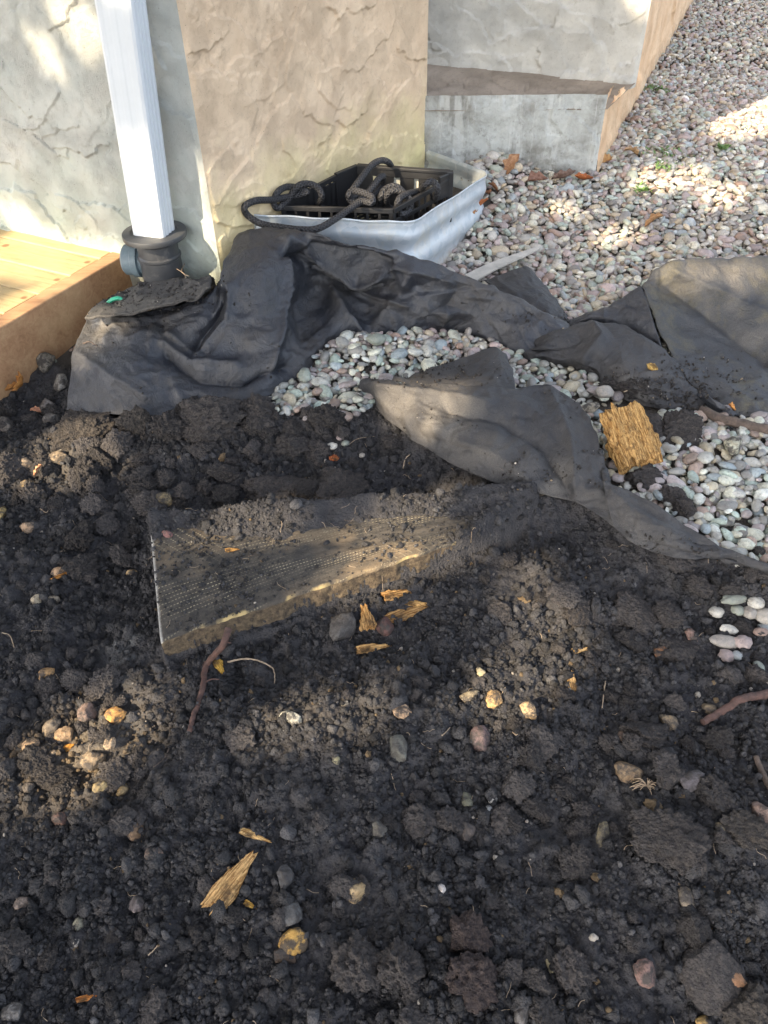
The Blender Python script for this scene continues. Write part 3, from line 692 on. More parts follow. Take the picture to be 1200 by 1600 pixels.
well = link('window_well', mesh_np('window_well', V, grid_faces(len(zs), len(path))), M['galv'])
s_ = well.modifiers.new('t', 'SOLIDIFY'); s_.thickness = .0022; s_.offset = 0
tag(well, 'galvanised corrugated steel window well with rounded corners against the beige wall', 'window well')
# soil floor of the well
cw = sum(wp)/4

# ------------------------------------------------------------------ crate
FLc, FRc = un(441, 321, .187)[:2], un(614, 326, .187)[:2]
e1 = (FRc-FLc); Wc = np.linalg.norm(e1); e1 /= Wc; e2 = np.array([-e1[1], e1[0]])
BRc = un(703, 268, .212)[:2]; D_ = (BRc-FRc)@e2; skew = (BRc-FRc)@e1
BLc = un(558, 258, .212)[:2]
crate = empty('crate', (*((FLc+BRc)/2), 0), 'black plastic crate with open slotted sides sitting inside the steel window well', 'crate')
def railp(p, q, zlo, zhi, w=.006):  # an upright strip between plan points
    return (np.append(p, (zlo+zhi)/2), np.append(q, (zlo+zhi)/2), w, zhi-zlo)
def strip(mb, p, q, zlo, zhi, w=.006):
    a, b, w, h = railp(p, q, zlo, zhi, w); mb.beam(a, b, w, h)
zb = .10; ZF = .187; ZT = .212
def side(p, q, zp, zq, windows=None, label=None, rails=(1., .72), nst=9):
    mb = MB()
    p, q = np.array(p), np.array(q)
    P3 = lambda t, z: np.append(p*(1-t)+q*t, z)
    for r_ in rails:
        a = P3(0, zb+(zp-zb)*r_-.005); b = P3(1, zb+(zq-zb)*r_-.005); mb.beam(a, b, .008 if r_ == 1 else .0055, .010 if r_ == 1 else .009)
    mb.beam(P3(0, zb+.008), P3(1, zb+.008), .005, .016); mb.beam(P3(0, zb+.032), P3(1, zb+.032), .004, .007)
    for i in range(nst+1):
        t = .012+.976*i/nst; zt = zp*(1-t)+zq*t
        mb.beam(P3(t, zb+.001), P3(t, zt-.009), .004, .006 if 0 < i < nst else .011, up=(*(q-p), 0))
    return mb.build('side_panel', M['blackpl'], crate, .0008)
side(FLc, FRc, ZF, ZF); side(FRc, BRc, ZF, ZF+.012)
# left side steps up towards the back
mid = FLc*.30+BLc*.70
side(FLc, mid, ZF+.006, ZF+.022, rails=(1.,)); 
mb = MB(); mb.beam(np.append(FLc, .145), np.append(mid, .152), .004, .085); mb.beam(np.append(mid, .155), np.append(BLc, .155), .005, .106); mb.beam(np.append(mid, ZT-.004), np.append(BLc, ZT-.002), .010, .008)
mb.build('side_panel', M['blackpl'], crate, .001)
# back panel with square handle windows
mb = MB(); Q = lambda t: BLc*(1-t)+BRc*t
strip(mb, Q(0), Q(1), ZT-.020, ZT, .009); strip(mb, Q(0), Q(1), zb, ZT-.046, .005)
cuts = [.0, .17, .28, .40, .47, .62, .67, .79, 1.0]
for i in range(0, len(cuts)-1, 2): strip(mb, Q(cuts[i]), Q(cuts[i+1]), ZT-.0465, ZT-.0195, .005)
strip(mb, Q(0), Q(1), ZT-.004, ZT+.002, .016)
mb.build('side_panel', M['blackpl'], crate, .0008)
mb = MB()
for p in (BRc,): mb.beam(np.append(p, zb), np.append(p, ZT+.001), .016, .016, up=(1, 0, 0))
mb.beam(np.append(BRc, .185), np.append(BRc*.8+FRc*.2, .185), .007, .052); mb.build('corner_post', M['blackpl'], crate, .002)
mb = MB()
for i in range(13):
    t = i/12; mb.beam(np.append(FLc*(1-t)+FRc*t, zb), np.append(BLc*(1-t)+BRc*t, zb), .005, .004)
for i in range(10):
    t = i/9; mb.beam(np.append(FLc*(1-t)+BLc*t, zb-.0045), np.append(FRc*(1-t)+BRc*t, zb-.0045), .005, .004)
mb.build('bottom_grid', M['blackpl'], crate)
# the bit of blue and white paper behind the crate windows
mb = MB(); p, q = Q(.30), Q(.86); sh = e2*.016+e1*.0
mb.beam(np.append(p+sh, .170), np.append(q+sh, .170), .02, .05)
o = mb.build('carton', m_plain('white_card', (.62, .60, .50), .7, 0, 60, .1), None, .002); tag(o, 'small cream carton seen through the window slots of the black crate', 'carton')
mb = MB(); s2 = e2*.0035; mb.beam(np.append(Q(.50)+s2, .184), np.append(Q(.60)+s2, .184), .003, .018); 
o2 = mb.build('blue_panel', M['blue'], o)

# ------------------------------------------------------------------ braided hose
zz = lambda x, y, z: un(360+x/2.727, 180+y/2.727, z)
H = [zz(690, 225, .13), zz(672, 200, .165), zz(640, 193, .175), zz(600, 215, .175), zz(560, 265, .165), zz(520, 320, .15), zz(505, 352, .135), zz(530, 372, .125), zz(565, 352, .13), zz(600, 312, .14), zz(635, 268, .15), zz(652, 262, .14), zz(640, 300, .115), zz(600, 345, .11), zz(545, 352, .125), zz(505, 345, .14), zz(520, 322, .15), zz(565, 330, .15), zz(602, 350, .145), zz(600, 372, .14), zz(560, 368, .138), zz(510, 398, .134), zz(450, 440, .128), zz(370, 484, .120), zz(290, 487, .118), zz(210, 477, .118), zz(130, 462, .12), zz(72, 425, .124), zz(62, 388, .128),
     zz(110, 364, .13), zz(180, 360, .132), zz(260, 345, .135), zz(325, 328, .142), zz(300, 312, .148), zz(240, 306, .15), zz(200, 330, .145), zz(185, 375, .125), zz(205, 395, .11), zz(245, 360, .13), zz(285, 305, .155), zz(330, 292, .158), zz(372, 310, .15), zz(390, 350, .13), zz(375, 392, .09), zz(460, 405, .07), zz(560, 405, .065),
     zz(628, 400, .08), zz(640, 350, .12), zz(660, 315, .135), zz(700, 303, .14), zz(738, 330, .125), zz(742, 372, .10), zz(712, 400, .08), zz(672, 390, .09), zz(664, 350, .12), zz(690, 322, .135), zz(735, 330, .13), zz(765, 362, .12), zz(762, 402, .10), zz(735, 422, .10), zz(712, 400, .11), zz(718, 358, .13), zz(755, 335, .13), zz(805, 322, .12), zz(830, 295, .145), zz(860, 283, .15), zz(882, 310, .14), zz(876, 345, .115), zz(860, 360, .08)]
nB_ = np.array([(INN-CORN)[1], -(INN-CORN)[0]]); nB_ /= np.linalg.norm(nB_); H2 = []
for p in H:
    px_, py_, _ = pr(p); z = p[2]+.066; q = un(px_[0], py_[0], z)
    while (q[:2]-CORN)@nB_ < .014: z += .003; q = un(px_[0], py_[0], z)
    H2.append(q)
V, F, U = tube(crom(H2, 14), .0070, 14)
hose = link('hose', mesh_np('hose', V, F, uv=U), M['hose']); tag(hose, 'black braided hose coiled in the crate with a loop hanging over the steel rim', 'hose')

# ------------------------------------------------------------------ landscape fabric
def sheet(nets, name, m, label, seed, amp=.0028, thick=.0018, sub=18, creases=(), patches=()):
    Vs, Fs, Cs, nn = [], [], [], 0
    for (net, drop) in nets:
        rows = [[un(*p) for p in st] for st in net]        # stations x points
        P = np.array(rows); P[..., 2] = np.maximum(P[..., 2], .001)
        FOOT.append([tuple(q[:2]) for q in P[:, 0]]+[tuple(q[:2]) for q in P[-1, 1:]]+[tuple(q[:2]) for q in P[::-1, -1]]+[tuple(q[:2]) for q in P[0, ::-1][:-1]])
        if drop:
            t = P[:, -1]; b1 = t+np.stack([0*t[:, 0], .025+0*t[:, 0], -.25*t[:, 2]], 1); b2 = t+np.stack([0*t[:, 0], .05+0*t[:, 0], -.8*t[:, 2]], 1); b2[:, 2] = np.maximum(b2[:, 2], .002)
            P = np.concatenate([P, b1[:, None], b2[:, None]], 1)
        Q = crom(P, sub); Q = np.swapaxes(crom(np.swapaxes(Q, 0, 1), sub), 0, 1)
        du = np.gradient(Q, axis=0); dv = np.gradient(Q, axis=1); N = np.cross(dv, du); N /= np.linalg.norm(N, axis=2)[..., None]+1e-9
        N = np.where((N[..., 2] < 0)[..., None], -N, N)
        x, y, z = Q[..., 0], Q[..., 1], Q[..., 2]
        r1 = 1-abs(noise3(x*13+2*noise3(x*5, y*5, z*5, seed), y*13, z*13, seed+1))*2.2
        r2 = 1-abs(noise3(x*31, y*31+1.5*noise3(x*9, y*9, z*9, seed+4), z*31, seed+2))*2.2
        r3 = 1-abs(noise3(x*70, y*70, z*70+noise3(x*20, y*20, z*20, seed+14)*2, seed+12))*2.2
        w = amp*(1.7*(r1-.5)+.8*(r2-.5)+.28*(r3-.5)+1.0*noise3(x*22, y*22, z*22, seed+3)+.2*noise3(x*120, y*120, z*120, seed+6))
        px, py, _ = pr(Q.reshape(-1, 3)); px = px.reshape(x.shape); py = py.reshape(x.shape)
        for pts, wd, dp_ in creases:
            sd = seg_dist(px, py, pts); w = w+1.75*dp_*np.exp(-(sd/wd)**1.0)
        rc = np.random.default_rng(seed); diag = math.hypot(np.ptp(px), np.ptp(py))
        for _ in range(int(6+diag/38)):
            k0 = (rc.integers(x.shape[0]), rc.integers(x.shape[1])); cx_, cy_ = px[k0], py[k0]; an = rc.normal(.25, .8); ln = rc.uniform(.05, .16)*diag+18
            bend_ = rc.normal(0, .25)*ln; pts = [(cx_-math.cos(an)*ln, cy_-math.sin(an)*ln*.6), (cx_+math.sin(an)*bend_*.5, cy_+bend_*.3), (cx_+math.cos(an)*ln, cy_+math.sin(an)*ln*.6)]
            sd = seg_dist(px, py, pts); fade = np.clip(1-np.hypot(px-cx_, py-cy_)/(ln*1.15), 0, 1)
            w = w+rc.choice([-1, 1])*rc.uniform(.0022, .0055)*np.exp(-sd/rc.uniform(3.5, 8))*fade**.7
        Q2 = Q+N*w[..., None]; Q2[..., 2] = np.maximum(Q2[..., 2], np.where(z < .012, .0, -.02))
        c = np.zeros(x.shape)
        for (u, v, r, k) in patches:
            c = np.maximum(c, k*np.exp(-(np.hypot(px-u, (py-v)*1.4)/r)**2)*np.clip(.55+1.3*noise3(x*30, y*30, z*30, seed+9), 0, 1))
        Vs.append(Q2.reshape(-1, 3)); Cs.append(c.ravel()); Fs.append(grid_faces(*x.shape)+nn); nn += x.size
    c = np.concatenate(Cs)
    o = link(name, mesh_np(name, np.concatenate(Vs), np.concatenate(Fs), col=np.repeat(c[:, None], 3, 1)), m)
    s_ = o.modifiers.new('thickness', 'SOLIDIFY'); s_.thickness = thick; s_.offset = 0
    return tag(o, label, 'landscape fabric')
F1 = [[(106, 642, .0), (108, 610, .025), (114, 570, .05), (124, 530, .07), (133, 503, .085), (138, 488, .088)],
      [(150, 646, .0), (148, 612, .03), (150, 575, .055), (156, 535, .075), (162, 505, .09), (165, 487, .095)],
      [(215, 650, .0), (208, 612, .035), (206, 575, .065), (206, 540, .085), (210, 508, .100), (215, 482, .105)],
      [(275, 650, .0), (268, 612, .030), (264, 575, .055), (262, 540, .075), (264, 505, .100), (268, 474, .115)],
      [(335, 642, .0), (328, 608, .030), (322, 575, .050), (318, 540, .068), (320, 500, .105), (334, 452, .140)],
      [(385, 632, .0), (378, 598, .035), (370, 555, .060), (360, 505, .100), (352, 440, .155), (366, 376, .178)],
      [(425, 618, .0), (420, 575, .045), (415, 530, .080), (410, 475, .125), (404, 415, .175), (402, 360, .190)],
      [(455, 600, .0), (452, 560, .040), (450, 515, .070), (448, 460, .110), (446, 405, .165), (450, 357, .195)],
      [(487, 575, .0), (488, 545, .030), (490, 505, .045), (490, 460, .070), (492, 412, .130), (500, 368, .195)],
      [(520, 548, .0), (525, 520, .030), (530, 488, .050), (534, 450, .075), (540, 415, .125), (545, 382, .180)],
      [(560, 536, .0), (565, 512, .022), (572, 486, .040), (578, 455, .070), (584, 422, .120), (590, 393, .165)],
      [(610, 530, .0), (616, 510, .025), (624, 486, .050), (632, 460, .080), (640, 430, .120), (648, 403, .150)],
      [(660, 522, .0), (668, 503, .030), (676, 482, .060), (684, 460, .085), (693, 438, .110), (702, 420, .128)],
      [(706, 518, .0), (714, 502, .025), (722, 487, .050), (732, 470, .072), (742, 455, .090), (752, 441, .105)],
      [(752, 528, .0), (760, 514, .020), (770, 500, .038), (780, 487, .052), (792, 474, .066), (803, 464, .076)],
      [(800, 548, .0), (808, 536, .015), (818, 525, .026), (828, 514, .036), (838, 503, .044), (850, 492, .048)],
      [(840, 562, .0), (848, 550, .010), (856, 541, .018), (866, 532, .024), (876, 524, .028), (890, 514, .028)]]
FOOT = []
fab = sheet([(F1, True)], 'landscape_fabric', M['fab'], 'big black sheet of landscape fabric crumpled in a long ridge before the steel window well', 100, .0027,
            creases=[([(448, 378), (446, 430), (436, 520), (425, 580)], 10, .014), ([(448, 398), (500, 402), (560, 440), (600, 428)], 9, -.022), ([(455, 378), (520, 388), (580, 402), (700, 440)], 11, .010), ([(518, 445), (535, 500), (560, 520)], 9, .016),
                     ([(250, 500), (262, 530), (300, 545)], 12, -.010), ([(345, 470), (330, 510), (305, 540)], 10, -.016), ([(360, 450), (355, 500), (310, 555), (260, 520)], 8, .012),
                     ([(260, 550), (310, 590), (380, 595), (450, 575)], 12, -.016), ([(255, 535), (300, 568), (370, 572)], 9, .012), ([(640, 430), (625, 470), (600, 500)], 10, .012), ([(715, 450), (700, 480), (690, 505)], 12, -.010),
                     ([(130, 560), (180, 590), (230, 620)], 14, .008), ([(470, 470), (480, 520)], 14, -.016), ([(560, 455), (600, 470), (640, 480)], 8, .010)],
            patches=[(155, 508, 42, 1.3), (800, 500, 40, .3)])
F1b = [[(132, 495, 0.116), (152, 478, .10), (165, 466, .10)], [(162, 494, 0.121), (190, 470, .106), (205, 450, .10)], [(207, 490, 0.130), (225, 462, .116), (235, 436, .108)], [(254, 482, 0.140), (262, 458, .124), (262, 434, .115)],
       [(292, 468, 0.157), (298, 450, .134), (296, 436, .122)], [(327, 453, 0.170), (332, 444, .142), (330, 437, .130)]]
o = sheet([(F1b, True)], 'landscape_fabric', m_fabric('soil_covered_fabric', (.04, .038, .037), (.075, .068, .06), .48, .9), 'soil covered flap of landscape fabric tucked round the foot of the drain pipe', 140, .003, .005)
F3 = [[(566, 604, .0), (567, 601, .006), (568, 598, .012), (569, 595, .016)], [(588, 634, .0), (592, 622, .020), (600, 610, .032), (612, 600, .038)], [(612, 660, .0), (622, 640, .026), (634, 621, .042), (650, 603, .050)],
      [(645, 688, .0), (662, 660, .034), (680, 630, .052), (700, 603, .060)], [(690, 716, .0), (710, 680, .038), (728, 642, .055), (748, 604, .066)], [(738, 740, .0), (760, 700, .036), (778, 652, .050), (796, 604, .064)],
      [(790, 760, .0), (812, 718, .034), (830, 662, .046), (842, 600, .058)], [(842, 772, .002), (862, 726, .032), (876, 672, .042), (880, 612, .050)], [(893, 782, .004), (905, 742, .030), (912, 696, .038), (914, 645, .042)],
      [(940, 808, .002), (942, 775, .024), (942, 735, .032), (936, 690, .036)], [(975, 838, .0), (968, 815, .014), (958, 785, .022), (944, 752, .028)]]
F3c = [[(958, 822, .004), (952, 800, .016), (946, 775, .026), (941, 750, .032)], [(985, 846, .0), (985, 820, .016), (984, 793, .026), (983, 766, .030)], [(1025, 864, .0), (1030, 842, .016), (1034, 820, .024), (1038, 796, .028)], [(1068, 873, .0), (1074, 858, .012), (1080, 843, .018), (1086, 828, .020)],
       [(1112, 873, .0), (1118, 867, .008), (1124, 861, .012), (1130, 855, .014)], [(1160, 884, .0), (1164, 880, .006), (1168, 876, .010), (1172, 872, .012)], [(1230, 908, .0), (1233, 905, .006), (1236, 901, .01), (1239, 897, .012)]]
F3b = [[(612, 603, .034), (616, 600, .036), (620, 596, .032)], [(660, 607, .046), (665, 592, .048), (670, 577, .040)], [(712, 608, .052), (716, 585, .052), (722, 560, .044)], [(762, 608, .056), (770, 575, .054), (774, 540, .046)], [(806, 604, .054), (803, 590, .050), (800, 576, .042)]]
F3 = [[(u, v, z+(.010 if u > 730 else .004)) for u, v, z in st] for st in F3]
F3c = [[(u, v, z+.013) for u, v, z in st] for st in F3c]
sheet([(F3, False), (F3c, False), (F3b, False)], 'landscape_fabric', M['fabd'], 'dusty twisted strip of landscape fabric lying across the edge of the pebbles and soil', 200, .0028,
      creases=[([(700, 640), (780, 655), (850, 700), (890, 770)], 10, -.008), ([(600, 612), (680, 618), (760, 632)], 9, .008), ([(860, 610), (890, 690), (900, 770)], 10, .006), ([(720, 690), (790, 720), (850, 770)], 9, .005)],
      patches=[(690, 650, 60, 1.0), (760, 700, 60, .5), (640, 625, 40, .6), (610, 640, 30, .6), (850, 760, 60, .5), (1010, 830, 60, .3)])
F2 = [[(818, 555, .0), (822, 550, .012), (828, 544, .022), (836, 537, .026)], [(850, 566, .0), (853, 554, .022), (858, 540, .038), (866, 523, .046)], [(893, 578, .0), (896, 560, .028), (902, 538, .046), (912, 512, .056)], [(932, 592, .0), (938, 568, .032), (948, 540, .052), (962, 508, .058)],
      [(962, 618, .0), (972, 592, .030), (985, 560, .048), (1002, 526, .054)], [(1000, 634, .0), (1012, 612, .024), (1026, 588, .038), (1045, 560, .040)], [(1048, 640, .0), (1058, 626, .014), (1070, 612, .022), (1084, 597, .022)], [(1092, 646, .0), (1096, 640, .006), (1102, 632, .008), (1110, 625, .008)]]
sheet([(F2, True)], 'landscape_fabric', M['fabd'], 'low soil dusted hump of landscape fabric right of the pebble pocket', 240, .003,
      creases=[([(830, 556), (880, 540), (905, 530)], 7, -.008), ([(915, 560), (940, 530), (925, 512)], 9, .008)], patches=[(1000, 600, 60, .4)])
F4 = [[(884, 516, .004), (886, 512, .010), (889, 508, .016)], [(925, 514, .010), (928, 503, .028), (930, 490, .042)], [(975, 525, .016), (970, 500, .044), (965, 472, .064)], [(1042, 566, .020), (1024, 510, .060), (1004, 451, .092)]]
sheet([(F4, True)], 'landscape_fabric', M['fab'], 'small dark upright triangle of landscape fabric between the hump and the far right sheet', 260, .0018)
F5 = [[(1108, 632, .0), (1066, 588, .018), (1044, 545, .034), (1022, 495, .064), (1005, 451, .092)], [(1140, 648, .0), (1105, 592, .016), (1080, 535, .026), (1054, 475, .062), (1028, 424, .108)], [(1175, 655, .0), (1150, 595, .018), (1130, 542, .022), (1104, 470, .062), (1066, 411, .120)],
      [(1215, 660, .0), (1200, 600, .018), (1186, 552, .020), (1160, 476, .062), (1125, 406, .122)], [(1265, 665, .0), (1255, 605, .018), (1246, 560, .022), (1225, 476, .064), (1195, 405, .122)], [(1335, 670, .0), (1330, 610, .018), (1325, 565, .022), (1310, 476, .06), (1280, 405, .115)], [(1420, 675, .0), (1420, 615, .016), (1415, 570, .022), (1400, 480, .05), (1380, 410, .09)]]
sheet([(F5, True)], 'landscape_fabric', M['fabm'], 'wide grey sheet of landscape fabric stained greenish brown at the right of the gravel', 300, .0028,
      creases=[([(1040, 440), (1110, 490), (1200, 560)], 12, -.012), ([(1050, 425), (1120, 455), (1200, 500)], 14, .010), ([(1060, 590), (1120, 600), (1180, 640)], 10, .004)], patches=[(1130, 440, 80, .7), (1080, 440, 50, .5), (1190, 520, 50, .5), (1190, 430, 60, .6)])
F6 = [[(757, 439, .040), (790, 462, .040), (830, 492, .028), (878, 517, .010)], [(790, 426, .050), (818, 450, .044), (848, 483, .030), (884, 512, .012)], [(822, 417, .048), (842, 448, .040), (866, 480, .026), (890, 507, .010)], [(832, 420, .028), (856, 450, .02), (878, 480, .012), (896, 506, .004)]]
sheet([(F6, False)], 'landscape_fabric', M['fabd'], 'narrow grey tongue of landscape fabric lying on the gravel behind the long ridge', 340, .002)
F7 = [[(1085, 622, .006), (1092, 614, .022), (1100, 612, .03)], [(1110, 640, .004), (1118, 632, .02), (1124, 628, .026)], [(1140, 656, .002), (1146, 650, .010), (1152, 646, .012)]]
sheet([(F7, False)], 'landscape_fabric', M['fab'], 'short curled lip of landscape fabric at the near edge of the far right sheet', 350, .001)

# ------------------------------------------------------------------ old board half buried
e = bFR-bFL; Lb = np.linalg.norm(e); w_ = bBL-bFL; Wb = np.linalg.norm(w_)
nu, nv = 200, 120
uu, vv = np.meshgrid(np.linspace(0, 1, nu), np.linspace(0, 1, nv))
top = bFL+uu[..., None]*e+vv[..., None]*w_+(uu*vv)[..., None]*(bBR-bFR-bBL+bFL)
ed = .004*noise2(uu*18, vv*0+3.3, 5)*sst(.05, 0, vv); top[..., 1] += ed
hz = .0012*fbm2(uu*22, vv*14, 8, 4, .6)-.004*sst(.02, 0, vv)**2-.003*sst(.012, 0, uu); top[..., 2] += hz
bot = top.copy()[:, :, :]; T3 = .034
ring = [(0, j) for j in range(nu)]+[(i, nu-1) for i in range(1, nv)]+[(nv-1, j) for j in range(nu-2, -1, -1)]+[(i, 0) for i in range(nv-2, 0, -1)]
V = [*top.reshape(-1, 3)]; UVb = [(a*Lb, b*Wb) for a, b in zip(uu.ravel(), vv.ravel())]
Fb = [tuple(q) for q in grid_faces(nv, nu)]
prev = [i*nu+j for i, j in ring]
for k in range(1, 7):
    cur = []
    for (i, j) in ring:
        p = top[i, j].copy(); p[2] -= T3*k/6; inn = np.array([0, 0, 0.]); 
        q = .0022*noise2(j*.35, k*1.1, 4)+.0015*noise2(j*.08, k*2.0, 7); p[:2] += -w_[:2]/Wb*q if i == 0 else 0
        V.append(p); UVb.append((uu[i, j]*Lb, vv[i, j]*Wb-(.006*k if i == 0 else 0))); cur.append(len(V)-1)
    for a in range(len(ring)):
        b_ = (a+1) % len(ring); Fb.append((prev[a], cur[a], cur[b_], prev[b_]))
    prev = cur
board = empty('board', bFL, 'old dirty wooden board with dotted scuff lines half buried in the dark soil', 'board')
link('plank', mesh_np('plank', np.array(V), Fb, True, uv=UVb), M['board'], board)

# ------------------------------------------------------------------ loose grains: mass objects
def scatter_mesh(name, pos, size, asp, col, variants, mat, tilt=1.5, smooth=True, label='', cat='', sink=0.0):
    N = len(pos); Vs, Fs, Cs, off = [], [], [], 0
    which = rng.integers(0, len(variants), N)
    for k, (bv, bf) in enumerate(variants):
        idx = np.where(which == k)[0]
        if not len(idx): continue
        R = rotm(rng.normal(0, tilt, len(idx)), rng.normal(0, tilt, len(idx)), rng.uniform(0, 6.28, len(idx)))
        s = size[idx][:, None]*asp[idx]
        v = np.einsum('nij,nvj->nvi', R, bv[None]*s[:, None, :])+pos[idx][:, None, :]
        f = bf[None]+(np.arange(len(idx))*len(bv))[:, None, None]+off
        Vs.append(v.reshape(-1, 3)); Fs.append(f.reshape(-1, 3)); Cs.append(np.repeat(col[idx], len(bv), 0)); off += len(idx)*len(bv)
    me = mesh_np(name, np.concatenate(Vs), np.concatenate(Fs), smooth, col=np.concatenate(Cs))
    return tag(link(name, me, mat), label, cat, kind='stuff')
def lumpy(sub, n, amp, fr, seed0, flat=1, angular=0):
    out = []
    for k in range(n):
        v, f = ico(sub); s = seed0+k*7
        d = 1+amp*noise3(v[:, 0]*fr+s, v[:, 1]*fr, v[:, 2]*fr, s)+amp*.5*noise3(v[:, 0]*fr*2.3, v[:, 1]*fr*2.3+s, v[:, 2]*fr*2.3, s+1)
        if angular:
            r = np.random.default_rng(s)
            for _ in range(angular):
                nrm = r.normal(size=3); nrm /= np.linalg.norm(nrm); c = r.uniform(.55, .85); pr_ = v@nrm
                d = np.where(pr_*d > c, c/np.maximum(pr_, 1e-3), d)
        out.append((v*d[:, None], f))
    return out
def visible(x, y, z, m=90):
    u, v, d = pr(np.stack([x, y, z], 1)); return (u > -m) & (u < 1200+m) & (v > -m) & (v < 1600+m) & (d > 0)
PAL = np.array([(.34, .32, .31), (.42, .40, .38), (.30, .25, .26), (.38, .31, .32), (.34, .38, .34), (.36, .42, .39), (.52, .50, .43), (.44, .37, .28), (.20, .19, .19), (.30, .21, .18), (.62, .61, .58), (.30, .34, .38)])
PW = np.array([14, 14, 9, 8, 8, 7, 10, 10, 6, 6, 3, 6.]); PW /= PW.sum()
PAL = (PAL*.88+PAL.mean(1)[:, None]*.12)*np.array([1.0, .975, .90])*.90
gv = lumpy(1, 14, .16, 1.1, 300)
# gravel bed (far too many to count)
HOUSE = [tuple(CORN), tuple(INN), tuple(KEND), tuple(KEND+dD*4.6), (-3, 8), tuple(A0)]
WELL = [tuple(p) for p in wp]
def gravel(layer, sp, y0, y1, seed):
    xs = np.arange(-.9, 4.2, sp); ys = np.arange(y0, y1, sp); x, y = np.meshgrid(xs, ys); x, y = x.ravel(), y.ravel()
    x = x+rng.uniform(-.5, .5, len(x))*sp; y = y+rng.uniform(-.5, .5, len(y))*sp
    z0 = np.zeros(len(x)); k = visible(x, y, z0, 420) & in_poly(x, y, GPOLY) & ~in_poly(x, y, HOUSE) & ~in_poly(x, y, WELL)
    x, y = x[k], y[k]; bh, s = base_h(x, y)
    u, v, _ = pr(np.stack([x, y, bh], 1))
    # the strip between deck and fabric is mostly soil
    k = ~((u < 420) & (rng.random(len(x)) > .12)) & ~((s < .012) & (rng.random(len(x)) < .45))
    dirt = np.exp(-((u-985)/75)**2-((v-640)/28)**2)+np.exp(-((u-905)/60)**2-((v-745)/30)**2)
    k &= rng.random(len(x)) > dirt*1.1
    x, y, bh = x[k], y[k], bh[k]
    if y0 < 3:
        k = np.ones(len(x), bool)
        for P in FOOT: k &= ~in_poly(x, y, P)
        if layer > 0: x, y, bh = x[k], y[k], bh[k]
        else: bh = bh-.006*(~k)
    return x, y, bh+layer+.004*fbm2(x*5, y*5, 5, 2)*1.0
parts = [gravel(-.004, .0155, .6, 3.2, 1), gravel(.0045, .0150, .6, 1.62, 2), gravel(.0045, .0185, 1.62, 3.2, 2), gravel(.001, .021, 3.2, 7.5, 3)]
x = np.concatenate([p[0] for p in parts]); y = np.concatenate([p[1] for p in parts]); z = np.concatenate([p[2] for p in parts]); N = len(x)
sz = np.clip(np.exp(rng.normal(math.log(.0090), .30, N)), .005, .018); asp = np.stack([1+rng.uniform(0, .45, N), rng.uniform(.72, 1, N), rng.uniform(.42, .72, N)], 1)
col = PAL[rng.choice(len(PAL), N, p=PW)]*rng.uniform(.72, 1.22, N)[:, None]
sz = np.where(y < 1.5, sz*.80, sz*.97); col = np.where((y < 1.35)[:, None], col*np.array([.92, 1.0, 1.04]), col*1.08)
z = z+rng.uniform(-.002, .003, N)
# the larger of the near pebbles become objects of their own
u, v, dd = pr(np.stack([x, y, z], 1))
cand = (u > 425) & (u < 1195) & (v > 490) & (v < 905) & (z > bh_min if False else True)
near = cand & (np.arange(N) >= len(parts[0][0])) & (((u < 830) & (v < 680)) | (v > 600))
score = np.where(near, sz*v, 0); pick = np.argsort(-score)[:236]; pick = pick[score[pick] > 0]
keep = np.ones(N, bool); keep[pick] = False
scatter_mesh('gravel', np.stack([x, y, z], 1)[keep], sz[keep], asp[keep], col[keep], gv, M['gravel'], .35, label='bed of small rounded river gravel in greys, mauves and creams beside the house', cat='gravel')
NAMES = ['grey', 'pale grey', 'dull mauve', 'pinkish mauve', 'sage green', 'pale green', 'cream', 'tan', 'charcoal', 'reddish brown', 'white', 'blue grey']
pebv = [mesh_np('pebble_shape', v_, f_) for v_, f_ in lumpy(3, 16, .15, 1.1, 700)]
for m_ in pebv: m_.materials.append(M['stone'])
def put(name, me, p, s, rot, color, label, cat, group=None):
    o = bpy.data.objects.new(name, me); SC.collection.objects.link(o); o.location = tuple(map(float, p)); o.scale = tuple(map(float, s)); o.rotation_euler = tuple(map(float, rot)); o.color = (*map(float, color), 1)
    return tag(o, label, cat, group)
